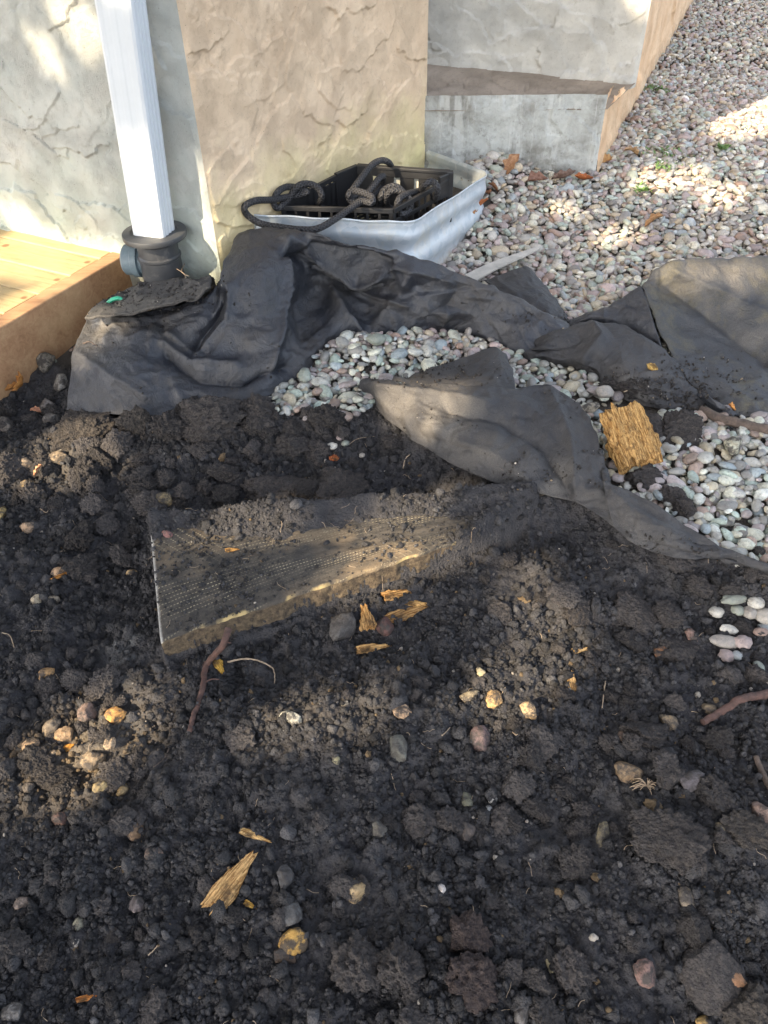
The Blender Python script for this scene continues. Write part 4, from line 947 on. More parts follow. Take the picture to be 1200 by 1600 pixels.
# crumbs of soil over the dug ground
def crumbs(n, smin, smax, sub, seed, name, label, ang=2, pw=1.8, heap=False):
    r = np.random.default_rng(seed); n = int(n*1.38)
    # density follows the picture: more, finer where near
    y = .14+1.2*r.random(n)**1.25; x = r.uniform(-1, 1, n)*(.50+.50*y)
    z = soil_h(x, y); bh, s = base_h(x, y); u, v, _ = pr(np.stack([x, y, z], 1))
    bu, bv = board_uv(x, y); onb = (bu > 0) & (bu < 1) & (bv > 0) & (bv < 1) & (z < BRDZ)
    k = visible(x, y, z, 420) & ((s < .01) | (u < 140) | (r.random(n) < .03)) & (~onb | (r.random(n) < .30+.45*(fbm2(x*12, y*12, 88, 3) > .15)))
    clump = fbm2(x*7, y*7, 63, 3)
    if heap: k &= r.random(n) < np.clip(gauss(x, y, 290, 700, .06, 4.2)+.8*gauss(x, y, 60, 720, .09, 1.3)+.5*gauss(x, y, 120, 830, .08, 1.2)+.6*gauss(x, y, 960, 960, .07, 2.5), 0, 1)
    k &= r.random(n) < .55+.6*clump+.3*gauss(x, y, 300, 700, .06, 3.5)
    x, y, z, onb = x[k], y[k], np.where(onb[k], BRDZ, z[k]), onb[k]; N = len(x)
    sz = smin+(smax-smin)*r.random(N)**pw*1.0; sz = np.where(onb, smin+(sz-smin)*.35, sz)
    asp = np.stack([1+r.uniform(0, .4, N), r.uniform(.7, 1, N), r.uniform(.6, .95, N)], 1)
    g = np.exp(r.normal(math.log(.038), .28, N))[:, None]*np.array([.97, .97, 1.02])*1.10
    t = r.random(N); g[t > .990] = np.array([.16, .12, .075])*r.uniform(.6, 1.3); g[t > .997] = (.30, .28, .25)
    wm = np.clip(gauss(x, y, 120, 1160, .06, 1.2), 0, 1)*(r.random(N) < .75); g = g*(1-wm[:, None])+np.array([.15, .115, .075])*wm[:, None]  # crumbs tinted tan to carry the same sun dapple
    return scatter_mesh(name, np.stack([x, y, z+sz*.25], 1), sz, asp, g, lumpy(sub, 12, .42, 2.0+.4*sub, seed*3, angular=ang), M['crumb'], 1.5, True, label=label, cat='soil crumbs')
crumbs(70000, .0010, .0030, 0, 5, 'soil_crumbs', 'fine dark crumbs of soil strewn over the dug ground')
crumbs(46000, .0020, .0046, 1, 6, 'soil_crumbs', 'coarse dark crumbs of soil strewn over the dug ground', 3, 1.8)
crumbs(3000, .0048, .0105, 2, 8, 'soil_lumps', 'small rough lumps of dark soil too many to count on the dug ground', 4, 2.6)

crumbs(26000, .0035, .0088, 2, 14, 'soil_lumps', 'angular grey lumps of dry soil heaped below the fabric sheet', 5, 2.0, True)

# soil and grit lying on the fabric
def grit_on(sheets, regs, n, seed, label):
    r = np.random.default_rng(seed); P = []
    for o in sheets:
        me = o.data; a = np.empty(len(me.vertices)*3, np.float32); me.vertices.foreach_get('co', a); P.append(a.reshape(-1, 3))
    P = np.concatenate(P).astype(float); u, v, _ = pr(P); w = np.zeros(len(P))
    for (cu, cv, ru, rv, k) in regs: w += k*np.exp(-((u-cu)/ru)**2-((v-cv)/rv)**2)
    w = w*np.clip(.3+1.6*fbm2(P[:, 0]*45, P[:, 1]*45, 12, 2), .02, 2); w /= w.sum()
    i = r.choice(len(P), n, p=w); p = P[i]+r.normal(0, .0012, (n, 3))*np.array([1, 1, 0]); sz = .0006+.0022*r.random(n)**5; p[:, 2] += sz*.5+.0012
    g = np.exp(r.normal(math.log(.042), .35, n))[:, None]*np.array([1, .93, .88]); t = r.random(n); g[t > .97] = (.22, .18, .13); g[t > .99] = (.4, .37, .33)
    scatter_mesh('soil_crumbs', p, sz, np.stack([1+r.uniform(0, .4, n), r.uniform(.7, 1, n), r.uniform(.6, .9, n)], 1), g, lumpy(0, 8, .3, 1.6, 31), M['crumb'], 1.5, True, label=label, cat='soil crumbs')
sheets = [o for o in SC.objects if o.name.startswith('landscape_fabric')]
grit_on(sheets, [(230, 462, 90, 22, 2.2), (700, 585, 80, 14, .8), (820, 735, 60, 16, 1.2), (900, 730, 30, 30, .4), (990, 610, 90, 22, 1.6), (1100, 590, 60, 30, .5), (1120, 600, 100, 40, .3), (1030, 850, 60, 16, .3), (820, 505, 60, 14, .2), (500, 580, 90, 20, .12), (690, 660, 60, 30, .15), (300, 560, 200, 70, .03)], 9000, 77, 'dark soil grit lying in drifts on the landscape fabric')

# what stands near a place in the picture, for the words on small repeats
MARKS = [(330, 655, 'the long crusty slab'), (132, 668, 'the leaning grey-brown slab'), (405, 642, 'the clod beside the pebble pile'), (530, 752, 'the flat slab above the board'), (436, 752, 'the broad clod above the board'), (215, 660, 'the lumpy clod below the fabric'), (258, 783, 'the yellow rimmed stone'), (618, 686, 'the angular soil flake'), (182, 698, 'the orange pebble in the heap'), (76, 632, 'the smooth pebble below the deck'), (45, 728, 'the dusty pale lump'), (95, 715, 'the tan lump'), (47, 760, 'the tan brown stone up left'), (45, 825, 'the pinkish tan stone'), (97, 895, 'the peach stone'), (60, 940, 'the pale yellow stone'), (208, 896, 'the pale tan stone by the board'), (250, 1015, 'the near left board corner'), (77, 1055, 'the tan brown stone at left'), (185, 1116, 'the orange triangular stone'), (80, 1135, 'the upright tan lump'), (150, 1185, 'the olive tan lump'), (300, 1140, 'the foot of the red root'), (340, 1030, 'the upper red root'), (214, 1296, 'the brown pale faced stone'), (243, 1336, 'the dark brown oval pebble'), (95, 1278, 'the reddish stone'), (37, 1410, 'the greyish pink stone'), (124, 1441, 'the pale olive pebble'), (215, 1410, 'the dark mauve stone'), (41, 1472, 'the pale pinkish stone'), (22, 1580, 'the bottom left corner stone'), (140, 1560, 'the red orange splinter'), (368, 1380, 'the large splintered wood piece'), (400, 1313, 'the thin golden splinter'), (457, 1424, 'the smooth grey stone'), (458, 1466, 'the yellow orange stone'), (445, 1365, 'the dark smooth stone'), (557, 1388, 'the speckled squarish stone'), (560, 1500, 'the left cracked clod'), (625, 1505, 'the right cracked clod'), (725, 1455, 'the upper reddish brown clod'), (740, 1510, 'the large reddish brown clod'), (688, 1391, 'the tiny white stone'), (591, 1290, 'the dark olive pebble'), (725, 1292, 'the dark double stone'), (768, 1255, 'the little white stones'), (455, 1122, 'the pale grey shard'), (526, 1193, 'the small pale yellow stone'), (622, 1167, 'the rounded dark olive stone'), (630, 1107, 'the peach triangular stone'), (583, 1016, 'the lowest flat wood bit'), (536, 980, 'the round grey stone'), (640, 950, 'the ragged wood bit'), (733, 1088, 'the flat oblong stone'), (750, 1147, 'the mauve brown stone'), (824, 1110, 'the smooth pale tan stone'), (892, 1070, 'the ragged tan wood chip'), (942, 1090, 'the standing straw'), (740, 850, 'the right end of the board'), (905, 948, 'the flat dark clod'), (983, 948, 'the square dark slab'), (1030, 1019, 'the orange brown stone'), (1060, 1010, 'the tilted dark slab'), (1117, 957, 'the round white pebble'), (1010, 1135, 'the cracked low slab'), (1094, 1137, 'the tip of the thick root'), (976, 1200, 'the tan brown stone at right'), (1076, 1222, 'the yellow spotted stone'), (940, 1298, 'the olive upright stone'), (1035, 1300, 'the big rounded clod'), (1074, 1398, 'the pale brown stone'), (1160, 1290, 'the grey-brown border clod'), (1110, 1500, 'the flat slab down right'), (1165, 1575, 'the corner boulder'), (1003, 1520, 'the pinkish brown stone'), (888, 1505, 'the rough grey clod'), (858, 1498, 'the yellowish sliver'), (815, 1582, 'the grey bottom stone'),
         (588, 537, 'the large turquoise pebble'), (477, 593, 'the upright turquoise pebble'), (975, 690, 'the rotten wood chunk'), (570, 602, 'the fabric strip tip'), (775, 545, 'the pointed fabric flap'), (943, 620, 'the large pale pebble'), (1140, 705, 'the pale olive stone'), (1095, 640, 'the dark branch'), (1150, 862, 'the narrow fabric end'), (1068, 795, 'the reddish dark clod'), (690, 512, 'the ridge foot'), (520, 650, 'the pile front'), (900, 575, 'the fabric hump'), (1180, 780, 'the right picture border'), (1060, 740, 'the low clod in the pebbles')]
USED = {}
def near_label(what, u, v):
    ds = sorted((math.hypot(u-a, (v-b)), a, b, n) for a, b, n in MARKS)
    best = None
    for k, (d, a, b, n) in enumerate(ds[:5]):
        dx, dy = u-a, v-b; far = 'close ' if d < 38 else ('just ' if d < 75 else '')
        if abs(dx) > 2.2*abs(dy): w = 'right of' if dx > 0 else 'left of'
        elif abs(dy) > 2.2*abs(dx): w = 'below' if dy > 0 else 'above'
        else: w = ('below' if dy > 0 else 'above')+(' and right of' if dx > 0 else ' and left of')
        L = f'{what} {far}{w} {n}'.replace('close below', 'close under').replace('close above', 'close over')
        if len(L.split()) > 15: continue
        if L not in USED: USED[L] = 1; return L
        best = best or L
    return best

for i in pick:
    ci = int(rng.choice(len(PAL), p=PW)); c = PAL[ci]*rng.uniform(.7, 1.2)*np.array([.92, 1.0, 1.03])
    big = 'large ' if sz[i] > .0120 else ('small ' if sz[i] < .0095 else '')
    where = 'in the loose pile between the crumpled fabric sheets' if u[i] < 830 else ('near the rotten wood chunk' if v[i] < 760 and u[i] < 1010 else 'among the pebbles right of the twisted fabric strip')
    put('pebble', pebv[rng.integers(16)], (x[i], y[i], z[i]+.002), sz[i]*asp[i]*1.08, (rng.normal(0, .25), rng.normal(0, .25), rng.uniform(0, 6.28)), c, near_label(f'{big}{NAMES[ci]} pebble', u[i], v[i]), 'pebble', 'loose river pebbles')

# countable clods
clodv = [mesh_np('clod_shape', v_, f_) for v_, f_ in lumpy(5, 16, .30, 1.6, 900, angular=6)]
flatv = [mesh_np('slab_shape', v_, f_) for v_, f_ in lumpy(4, 6, .18, 1.6, 970, angular=9)]
rockv = [mesh_np('rock_shape', v_, f_) for v_, f_ in lumpy(3, 12, .14, 1.3, 1200, angular=7)]
def roughen(me, amp, fr, s):
    n = len(me.vertices); a = np.empty(n*3, np.float32); me.vertices.foreach_get('co', a); a = a.reshape(-1, 3)
    l = np.linalg.norm(a, axis=1)[:, None]; d = amp*noise3(a[:, 0]*fr, a[:, 1]*fr, a[:, 2]*fr, s)+amp*.6*noise3(a[:, 0]*fr*2.2, a[:, 1]*fr*2.2, a[:, 2]*fr*2.2, s+1)+amp*.45*abs(noise3(a[:, 0]*fr*4.6, a[:, 1]*fr*4.6, a[:, 2]*fr*4.6, s+2))
    a = a*(1+d[:, None]); me.vertices.foreach_set('co', a.ravel()); me.update()
for i, m_ in enumerate(clodv): roughen(m_, .16, 4.5, i); m_.materials.append(M['clod'])
for i, m_ in enumerate(flatv): roughen(m_, .07, 4.5, i+40); m_.materials.append(M['clod'])
for i, m_ in enumerate(rockv): roughen(m_, .065, 4, i+80); m_.materials.append(M['raw'])
def clod(u, v, wpx, hpx, rot=0., flat=.6, shapes=None, col=(.045, .041, .040), label=None, name='soil_clod', cat='soil clod', group=None, sink=.18, mesh=None, lift=0.0, tl=.2):
    p = at(u, v+hpx*.3); k = spx(p); a = wpx/k/2; b = hpx/k/2*1.15
    shapes = shapes or clodv; me = mesh or shapes[rng.integers(len(shapes))]
    zr = min(a, b)*flat/.8 if flat else b
    p[2] += zr*(1-sink*2)*.6+lift
    return put(name, me, p, (a*1.1, b*1.1, zr), (rng.normal(0, tl), rng.normal(0, tl), rot), col, label, cat, group)
# named clods and slabs
for a in [(330, 655, 120, 58, .35, .8, 'long crusty slab of dark soil pushed against the lower edge of the big fabric sheet'),
          (132, 668, 96, 62, .8, .5, 'rough grey-brown slab of soil leaning at the left end of the fabric sheet'),
          (405, 642, 46, 44, 0, .9, 'round dark clod at the right foot of the fabric sheet beside the pebble pile'),
          (530, 752, 84, 66, .5, .45, 'wide flat dark slab of soil just above the buried board'),
          (436, 752, 92, 60, -.1, .5, 'broad low mound-like clod left of the flat slab above the board'),
          (215, 660, 44, 40, .2, .8, 'lumpy clod below the fabric sheet right of the leaning grey-brown slab'),
          (264, 668, 52, 44, .2, .8, 'lumpy dark clod immediately left of the long crusty slab'),
          (618, 686, 36, 30, .8, .5, 'small angular dark flake of soil below the left tip of the twisted fabric'),
          (985, 600, 80, 50, 0, .5, 'dark mass of soil lying on the fabric hump above the rotten wood chunk'),
          (1060, 668, 70, 46, .2, .6, 'dark clod above the pebbles right of the rotten wood chunk'),
          (1015, 660, 52, 46, .2, .6, 'dark clod at the upper right corner of the rotten wood chunk'),
          (935, 770, 60, 34, .1, .5, 'dark clod between the lower end of the rotten wood chunk and the fabric strip'),
          (1010, 738, 58, 44, .1, .6, 'dark clod just right of the foot of the rotten wood chunk'),
          (1052, 772, 54, 30, .1, .6, 'low dark clod among pebbles above the twisted fabric'),
          (1068, 795, 32, 28, .1, .8, 'reddish dark clod among pebbles above the twisted fabric'),
          (983, 948, 64, 60, .9, .45, 'square dark slab of soil in the right of the hole below the twisted fabric'),
          (1038, 955, 46, 46, .4, .5, 'dark slab left of the white pebbles at the right side'),
          (905, 948, 60, 40, .3, .5, 'flat dark clod left of the square slab'),
          (1060, 1010, 64, 58, 2.3, .4, 'long tilted dark slab above the broken root at the right'),
          (1010, 1135, 104, 52, .2, .5, 'big low dark slab with a crack beside the broken root'),
          (1035, 1300, 96, 70, -.3, .6, 'big rounded dark clod in the lower right of the hole'),
          (1110, 1500, 100, 84, .3, .35, 'big flat dark slab near the lower right corner with an orange stone on it'),
          (1165, 1575, 90, 80, .3, .6, 'brown boulder-like clod in the lower right corner'),
          (725, 1455, 56, 54, 1.2, .7, 'reddish brown clod above a larger one near the bottom middle'),
          (740, 1510, 66, 84, 1.4, .7, 'large reddish brown clod near the bottom middle'),
          (625, 1505, 60, 58, .2, .8, 'cracked dark clod near the bottom, right half of a broken pair'),
          (560, 1500, 70, 66, .2, .7, 'cracked dark clod near the bottom, left half of a broken pair'),
          (888, 1505, 62, 56, .3, .6, 'rough grey clod near the bottom right of centre'),
          (1160, 1290, 58, 50, .3, .6, 'lumpy grey-brown clod at the right border of the hole'),
          (80, 1210, 60, 34, .1, .6, 'low dark clod below the patch of tan crumbs at the left'),
          (185, 1203, 50, 40, .4, .6, 'angular dark clod right below the patch of tan crumbs')]:
    clod(a[0], a[1], a[2], a[3], a[4], a[5], flatv if a[5] < .36 and a[1] > 1400 else clodv, col=tuple(np.array((.056, .052, .050))*rng.uniform(.8, 1.2)) if 'brown' not in a[6] else ((.055, .044, .041) if 'reddish' in a[6] else (.062, .056, .050)), label=a[6])
# unnamed small clods
n = 0; tries = 0; REG = [((0, 640, 560, 790), 95), ((0, 790, 230, 1300), 40), ((740, 850, 1200, 1300), 50), ((0, 1050, 1200, 1600), 80)]
for (x0, y0, x1, y1), cnt in REG:
    for _ in range(cnt):
        uu_, vv_ = rng.uniform(x0, x1), rng.uniform(y0, y1); s = 13+26*rng.random()**1.8*(1.1 if vv_ > 1000 else 1)
        where = 'in the heap along the fabric sheet' if y0 == 640 else ('left of the buried board' if x1 == 230 else ('in the soil right of the board' if x0 == 740 else 'in the open soil in the foreground'))
        sizew = 'small' if s < 20 else ('fist shaped' if s > 30 else 'middling')
        el = rng.uniform(1, 1.5); br = rng.uniform(.7, 1.5); tone = ('long ' if el > 1.35 else ('round ' if el < 1.1 else ''))+('greyish' if br > 1.2 else ('black' if br < .85 else 'dark'))
        clod(uu_, vv_, s*el, s, rng.uniform(0, 3), rng.uniform(.6, .9), col=np.array((.052, .049, .048))*br, label=near_label(f'{sizew} {tone} clod', uu_, vv_), group='dark soil clods')

# named stones
ST = [(185, 1116, 30, 30, (.55, .30, .10), 'orange triangular stone above the tan patch at the left'), (77, 1055, 24, 20, (.42, .26, .12), 'tan brown stone at the left edge of the soil'),
      (104, 1148, 28, 24, (.36, .25, .15), 'tan lump at the middle of the tan patch'), (150, 1185, 36, 30, (.30, .23, .15), 'larger olive tan lump at the lower right of the tan patch'), (138, 1112, 30, 26, (.24, .17, .14), 'brownish lump at the top of the tan patch'), (54, 1168, 26, 18, (.38, .27, .17), 'pale tan lump at the left of the tan patch'), (80, 1135, 22, 34, (.30, .24, .17), 'upright tan lump at the upper left of the tan patch'), (176, 1165, 18, 18, (.4, .3, .2), 'little tan lump right of the tan patch'), (85, 1183, 16, 14, (.5, .38, .25), 'small bright tan lump in the tan patch'),
      (160, 1233, 24, 16, (.32, .25, .13), 'yellowish flat stone under the tan patch, left of a pair'), (193, 1228, 18, 22, (.30, .22, .11), 'yellowish upright stone under the tan patch, right of a pair'),
      (214, 1296, 24, 24, (.26, .17, .10), 'brown stone with a pale face in the left foreground soil'), (243, 1336, 30, 18, (.14, .10, .08), 'dark brown oval pebble left foreground'), (95, 1278, 22, 20, (.18, .11, .09), 'reddish stone in the left foreground'),
      (37, 1410, 24, 18, (.25, .2, .17), 'greyish pink stone near the left border'), (124, 1441, 18, 16, (.30, .29, .22), 'pale olive pebble in the lower left'), (215, 1410, 26, 20, (.14, .12, .12), 'dark mauve stone in the lower left'), (41, 1472, 20, 14, (.3, .27, .26), 'pale pinkish stone at the lower left'),
      (557, 1388, 32, 30, (.42, .31, .17), 'speckled tan squarish stone in the foreground middle'), (458, 1466, 46, 32, (.55, .33, .09), 'yellow orange stone half buried left of the bottom middle'), (447, 1490, 50, 22, (.1, .07, .05), 'brown flat stone under the yellow orange stone'), (457, 1424, 32, 32, (.12, .12, .12), 'smooth grey stone above the yellow orange stone'), (445, 1365, 28, 34, (.09, .09, .095), 'dark smooth stone right of the splintered wood piece'),
      (630, 1107, 28, 22, (.55, .38, .24), 'peach triangular chip stone in the middle of the soil'), (733, 1088, 36, 16, (.33, .27, .17), 'flat oblong tan stone'), (773, 1091, 26, 28, (.50, .33, .15), 'tan orange stone right of the oblong tan one'), (751, 1053, 14, 22, (.42, .37, .24), 'small yellowish grey stone above the oblong tan one'), (824, 1110, 30, 26, (.62, .44, .24), 'smooth pale tan stone at the right middle'),
      (750, 1147, 32, 36, (.17, .12, .115), 'mauve brown stone below the oblong tan one'), (622, 1167, 34, 38, (.12, .12, .105), 'rounded dark olive stone in the middle'), (536, 980, 40, 44, (.11, .105, .10), 'round grey stone in front of the board'), (600, 978, 26, 30, (.13, .07, .06), 'reddish brown stone among the orange wood bits'),
      (455, 1122, 36, 18, (.42, .42, .36), 'pale grey shard in the soil below the board'), (526, 1193, 16, 12, (.42, .4, .24), 'small pale yellow stone in the middle soil'), (591, 1290, 26, 28, (.12, .115, .1), 'dark olive pebble in the middle foreground'), (768, 1252, 16, 12, (.62, .61, .57), 'little white stone right of the middle, upper of a pair'), (763, 1268, 12, 9, (.6, .62, .62), 'little white stone right of the middle, lower of a pair'), (688, 1391, 16, 12, (.55, .52, .5), 'tiny white stone above the bottom middle'),
      (725, 1292, 30, 30, (.12, .10, .09), 'dark double stone right of the middle'), (730, 1245, 18, 28, (.18, .18, .13), 'olive pointed stone above the little white pair'),
      (976, 1200, 46, 30, (.25, .18, .11), 'tan brown stone in the right of the soil below the big slab'), (1076, 1222, 46, 28, (.13, .12, .13), 'bluish grey stone with a yellow spot at the right'), (940, 1298, 20, 32, (.22, .19, .12), 'olive tan upright stone left of the big rounded clod'), (1074, 1398, 26, 30, (.24, .2, .15), 'pale brown stone under the big rounded clod'), (1040, 1128, 24, 28, (.22, .17, .11), 'tan stone on the cracked slab'), (972, 1152, 18, 24, (.22, .15, .11), 'brown stone at the left end of the cracked slab'),
      (1030, 1019, 22, 20, (.32, .15, .06), 'orange brown stone at the foot of the tilted slab'), (1078, 992, 20, 22, (.26, .17, .14), 'pinkish stone right of the tilted slab'), (1105, 1106, 22, 22, (.18, .14, .09), 'olive brown stone beside the tip of the broken root'), (1130, 1300, 18, 36, (.22, .18, .12), 'upright tan sliver stone at the right border clod'), (1188, 1268, 46, 34, (.24, .17, .14), 'pinkish brown stone at the right border'), (1003, 1520, 40, 30, (.22, .14, .12), 'pinkish brown stone at the lower right'), (1138, 1518, 50, 30, (.36, .2, .11), 'orange brown oval stone on the flat slab in the lower right'), (858, 1498, 10, 28, (.38, .33, .2), 'thin yellowish sliver stone near the bottom'), (1098, 1594, 24, 18, (.5, .33, .12), 'yellow stone at the bottom border'), (22, 1580, 30, 26, (.2, .19, .18), 'grey stone at the bottom left corner'), (815, 1582, 30, 26, (.2, .19, .18), 'grey stone at the bottom border right of centre'),
      (540, 1100, 12, 10, (.3, .28, .24), 'tiny grey stone under the board'), (258, 783, 30, 24, (.28, .22, .12), 'yellow rimmed stone above the left corner of the board'), (262, 833, 18, 10, (.25, .13, .12), 'small reddish stone on the left of the board'), (47, 760, 22, 18, (.3, .22, .12), 'tan brown stone at the upper left of the soil'), (45, 825, 26, 18, (.42, .3, .2), 'pinkish tan stone left of the pit'), (97, 895, 24, 18, (.45, .3, .18), 'peach stone left of the pit'), (60, 940, 16, 14, (.42, .36, .26), 'pale yellow stone left of the pit'), (208, 896, 16, 13, (.5, .35, .18), 'pale tan stone beside the left edge of the board'), (85, 937, 20, 12, (.3, .26, .2), 'small dusty stone left of the pit'), (182, 698, 18, 16, (.5, .26, .12), 'orange pebble in the heap under the fabric'), (76, 632, 28, 26, (.2, .18, .17), 'smooth grey-brown pebble below the deck corner'), (74, 560, 26, 40, (.26, .24, .2), 'pale upright slate-like stone at the foot of the deck'), (98, 598, 22, 28, (.3, .29, .27), 'grey stone beside the left edge of the fabric'), (122, 558, 16, 16, (.5, .5, .48), 'small white stone beside the left edge of the fabric'), (115, 515, 26, 20, (.2, .2, .19), 'dark grey stone between the deck and the fabric'), (84, 658, 24, 20, (.18, .17, .16), 'grey pebble under the smooth grey-brown one'), (12, 665, 24, 26, (.2, .18, .16), 'grey stone at the left border below the deck'), (95, 715, 28, 24, (.34, .26, .17), 'tan lump in the pale patch below the leaning slab'), (45, 728, 26, 22, (.32, .25, .18), 'dusty pale lump in the pale patch near the left border'), (5, 800, 14, 22, (.4, .3, .12), 'yellow stone at the left border')]
for (u_, v_, w_p, h_p, c_, lab) in ST:
    clod(u_, v_, w_p, h_p, rng.uniform(-.4, .4), .75, rockv, c_, lab, 'stone', 'stone', sink=.12, tl=.15)
# stray river pebbles on the soil
SP = [(1117, 957, 20, 18, 10, 'round white pebble on the soil at the right, leftmost of the small cluster'), (1145, 937, 42, 16, 4, 'long sage grey pebble on the soil at the right'), (1150, 955, 18, 16, 4, 'sage pebble below the long sage grey pebble'), (1167, 959, 20, 20, 1, 'pale round pebble right of the sage pebble'), (1178, 945, 24, 18, 10, 'white pebble right of the long sage grey pebble'), (1190, 963, 26, 26, 1, 'large pale pebble at the right border'), (1194, 983, 26, 18, 11, 'bluish pebble at the right border under the large pale one'), (1137, 984, 26, 14, 10, 'white oval pebble below the round white pebble'), (1131, 1003, 44, 20, 0, 'grey flat pebble under the white oval pebble'), (1132, 1025, 22, 20, 3, 'pink grey pebble at the bottom of the small cluster'), (1148, 1027, 15, 14, 11, 'small lilac pebble at the bottom of the small cluster'), (1156, 1008, 26, 20, 3, 'pinkish pebble right of the grey flat pebble'), (1183, 1042, 15, 18, 5, 'pale blue green pebble alone below the cluster'), (1185, 993, 22, 12, 9, 'reddish pebble near the right border'),
      (518, 699, 18, 12, 10, 'white pebble above the flat slab, middle of a row'), (503, 702, 12, 9, 11, 'small lilac pebble left of the white one above the flat slab'), (540, 697, 12, 10, 5, 'small pale green pebble right of the white one above the flat slab'), (531, 688, 10, 9, 3, 'tiny pinkish pebble behind the row above the flat slab'), (566, 717, 9, 8, 1, 'tiny pale pebble above the right of the flat slab'), (588, 537, 28, 19, 5, 'large pale turquoise pebble on top of the loose pile'), (477, 593, 18, 26, 5, 'upright pale turquoise pebble at the left of the loose pile'), (943, 620, 26, 22, 1, 'large pale pebble below the fabric hump'), (1110, 752, 0, 0, 0, '')]
for (u_, v_, a, b, ci, lab) in SP:
    if not a: continue
    p = at(u_, v_+b*.3); k = spx(p); zt = .5*min(a, b)/k*.8
    if v_ < 680: p = un(u_, v_, p[2]+.010)
    put('pebble', pebv[rng.integers(16)], p+np.array([0, 0, zt*.9+.001]), (a/k*.55, b/k*.62, zt), (rng.normal(0, .1), rng.normal(0, .1), rng.uniform(-.2, .2)), PAL[ci]*float(rng.uniform(.5, .85)), lab, 'pebble')
clod(1140, 713-10, 30, 30, 0, .9, rockv, (.42, .42, .33), 'large pale olive stone among the pebbles at the right', 'stone', 'stone', lift=.008)
clod(917, 643-0, 38, 16, .4, .6, rockv, (.42, .38, .3), 'pale flat splinter of stone above the rotten wood chunk', 'stone', 'stone', lift=.01)

# ------------------------------------------------------------------ rotten wood
def wood(name, u, v, lpx, wpx, ang, col, label, seed, thick=.35, cat='wood chip', stand=0.0, res=(46, 22), rag=.16, lift=0.0, tip=.6, taper=0.0):
    """splintered piece; long axis is local z, ends ragged, fibres displaced; lies flat with heading ang (picture angle)"""
    p = un(u, v, lift) if lift else at(u, v)
    k = spx(p); L = lpx/k; Wd = wpx/k; nz, na = res
    r = np.random.default_rng(seed); V = []
    a = np.linspace(0, 2*math.pi, na, endpoint=False)
    for i in range(nz):
        t = i/(nz-1); w = Wd/2*(tip+(1-tip)*math.sin(math.pi*min(1, .25+t*.9)))*(1-taper*t**1.3)*(1+.16*noise2(t*6, seed*1.7, seed))*(1 if 0 < i < nz-1 else .02)
        x = np.sign(np.cos(a))*abs(np.cos(a))**.7*w; y = np.sign(np.sin(a))*abs(np.sin(a))**.7*w*thick
        f = 1+rag*noise2(a*3.2+seed, t*3+0*a, seed)+.10*noise2(a*8+seed, t*9+0*a, seed+1)
        e = (rag*1.6*noise2(x/Wd*9, y/Wd*9+seed, seed+3)+rag*.8*noise2(x/Wd*24, y/Wd*24+seed, seed+4))*L*.5
        zz_ = (t-.5)*L+e*(abs(t-.5)*2)**2
        V.append(np.stack([x*f, y*f, zz_], 1))
    V = np.array(V).reshape(-1, 3)
    F = [(i*na+j, i*na+(j+1) % na, (i+1)*na+(j+1) % na, (i+1)*na+j) for i in range(nz-1) for j in range(na)]+[tuple(range(na))[::-1], tuple(range((nz-1)*na, nz*na))]
    me = mesh_np(name, V, F, False); me.materials.append(M['rot'])
    o = bpy.data.objects.new(name, me); SC.collection.objects.link(o)
    d = np.array([math.cos(ang), math.sin(ang), 0]); d = d*math.cos(stand)+np.array([0, 0, 1])*math.sin(stand)
    yv = np.array([0, 0, 1])*math.cos(stand)-np.array([math.cos(ang), math.sin(ang), 0])*math.sin(stand); xv = np.cross(yv, d)
    o.matrix_world = Matrix(((xv[0], yv[0], d[0], p[0]), (xv[1], yv[1], d[1], p[1]), (xv[2], yv[2], d[2], p[2]+Wd*thick*.5+.0015+(abs(math.sin(stand))*L*.5)), (0, 0, 0, 1)))
    o.color = (*col, 1); return tag(o, label, cat)
OR = (.52, .32, .13)
wood('wood_chunk', 977, 716, 92, 70, math.radians(104), (.47, .30, .12), 'big crumbling yellow orange chunk of rotten wood standing in the pebbles', 3, .45, 'wood chunk', stand=.50, res=(90, 72), rag=.24, tip=.92)
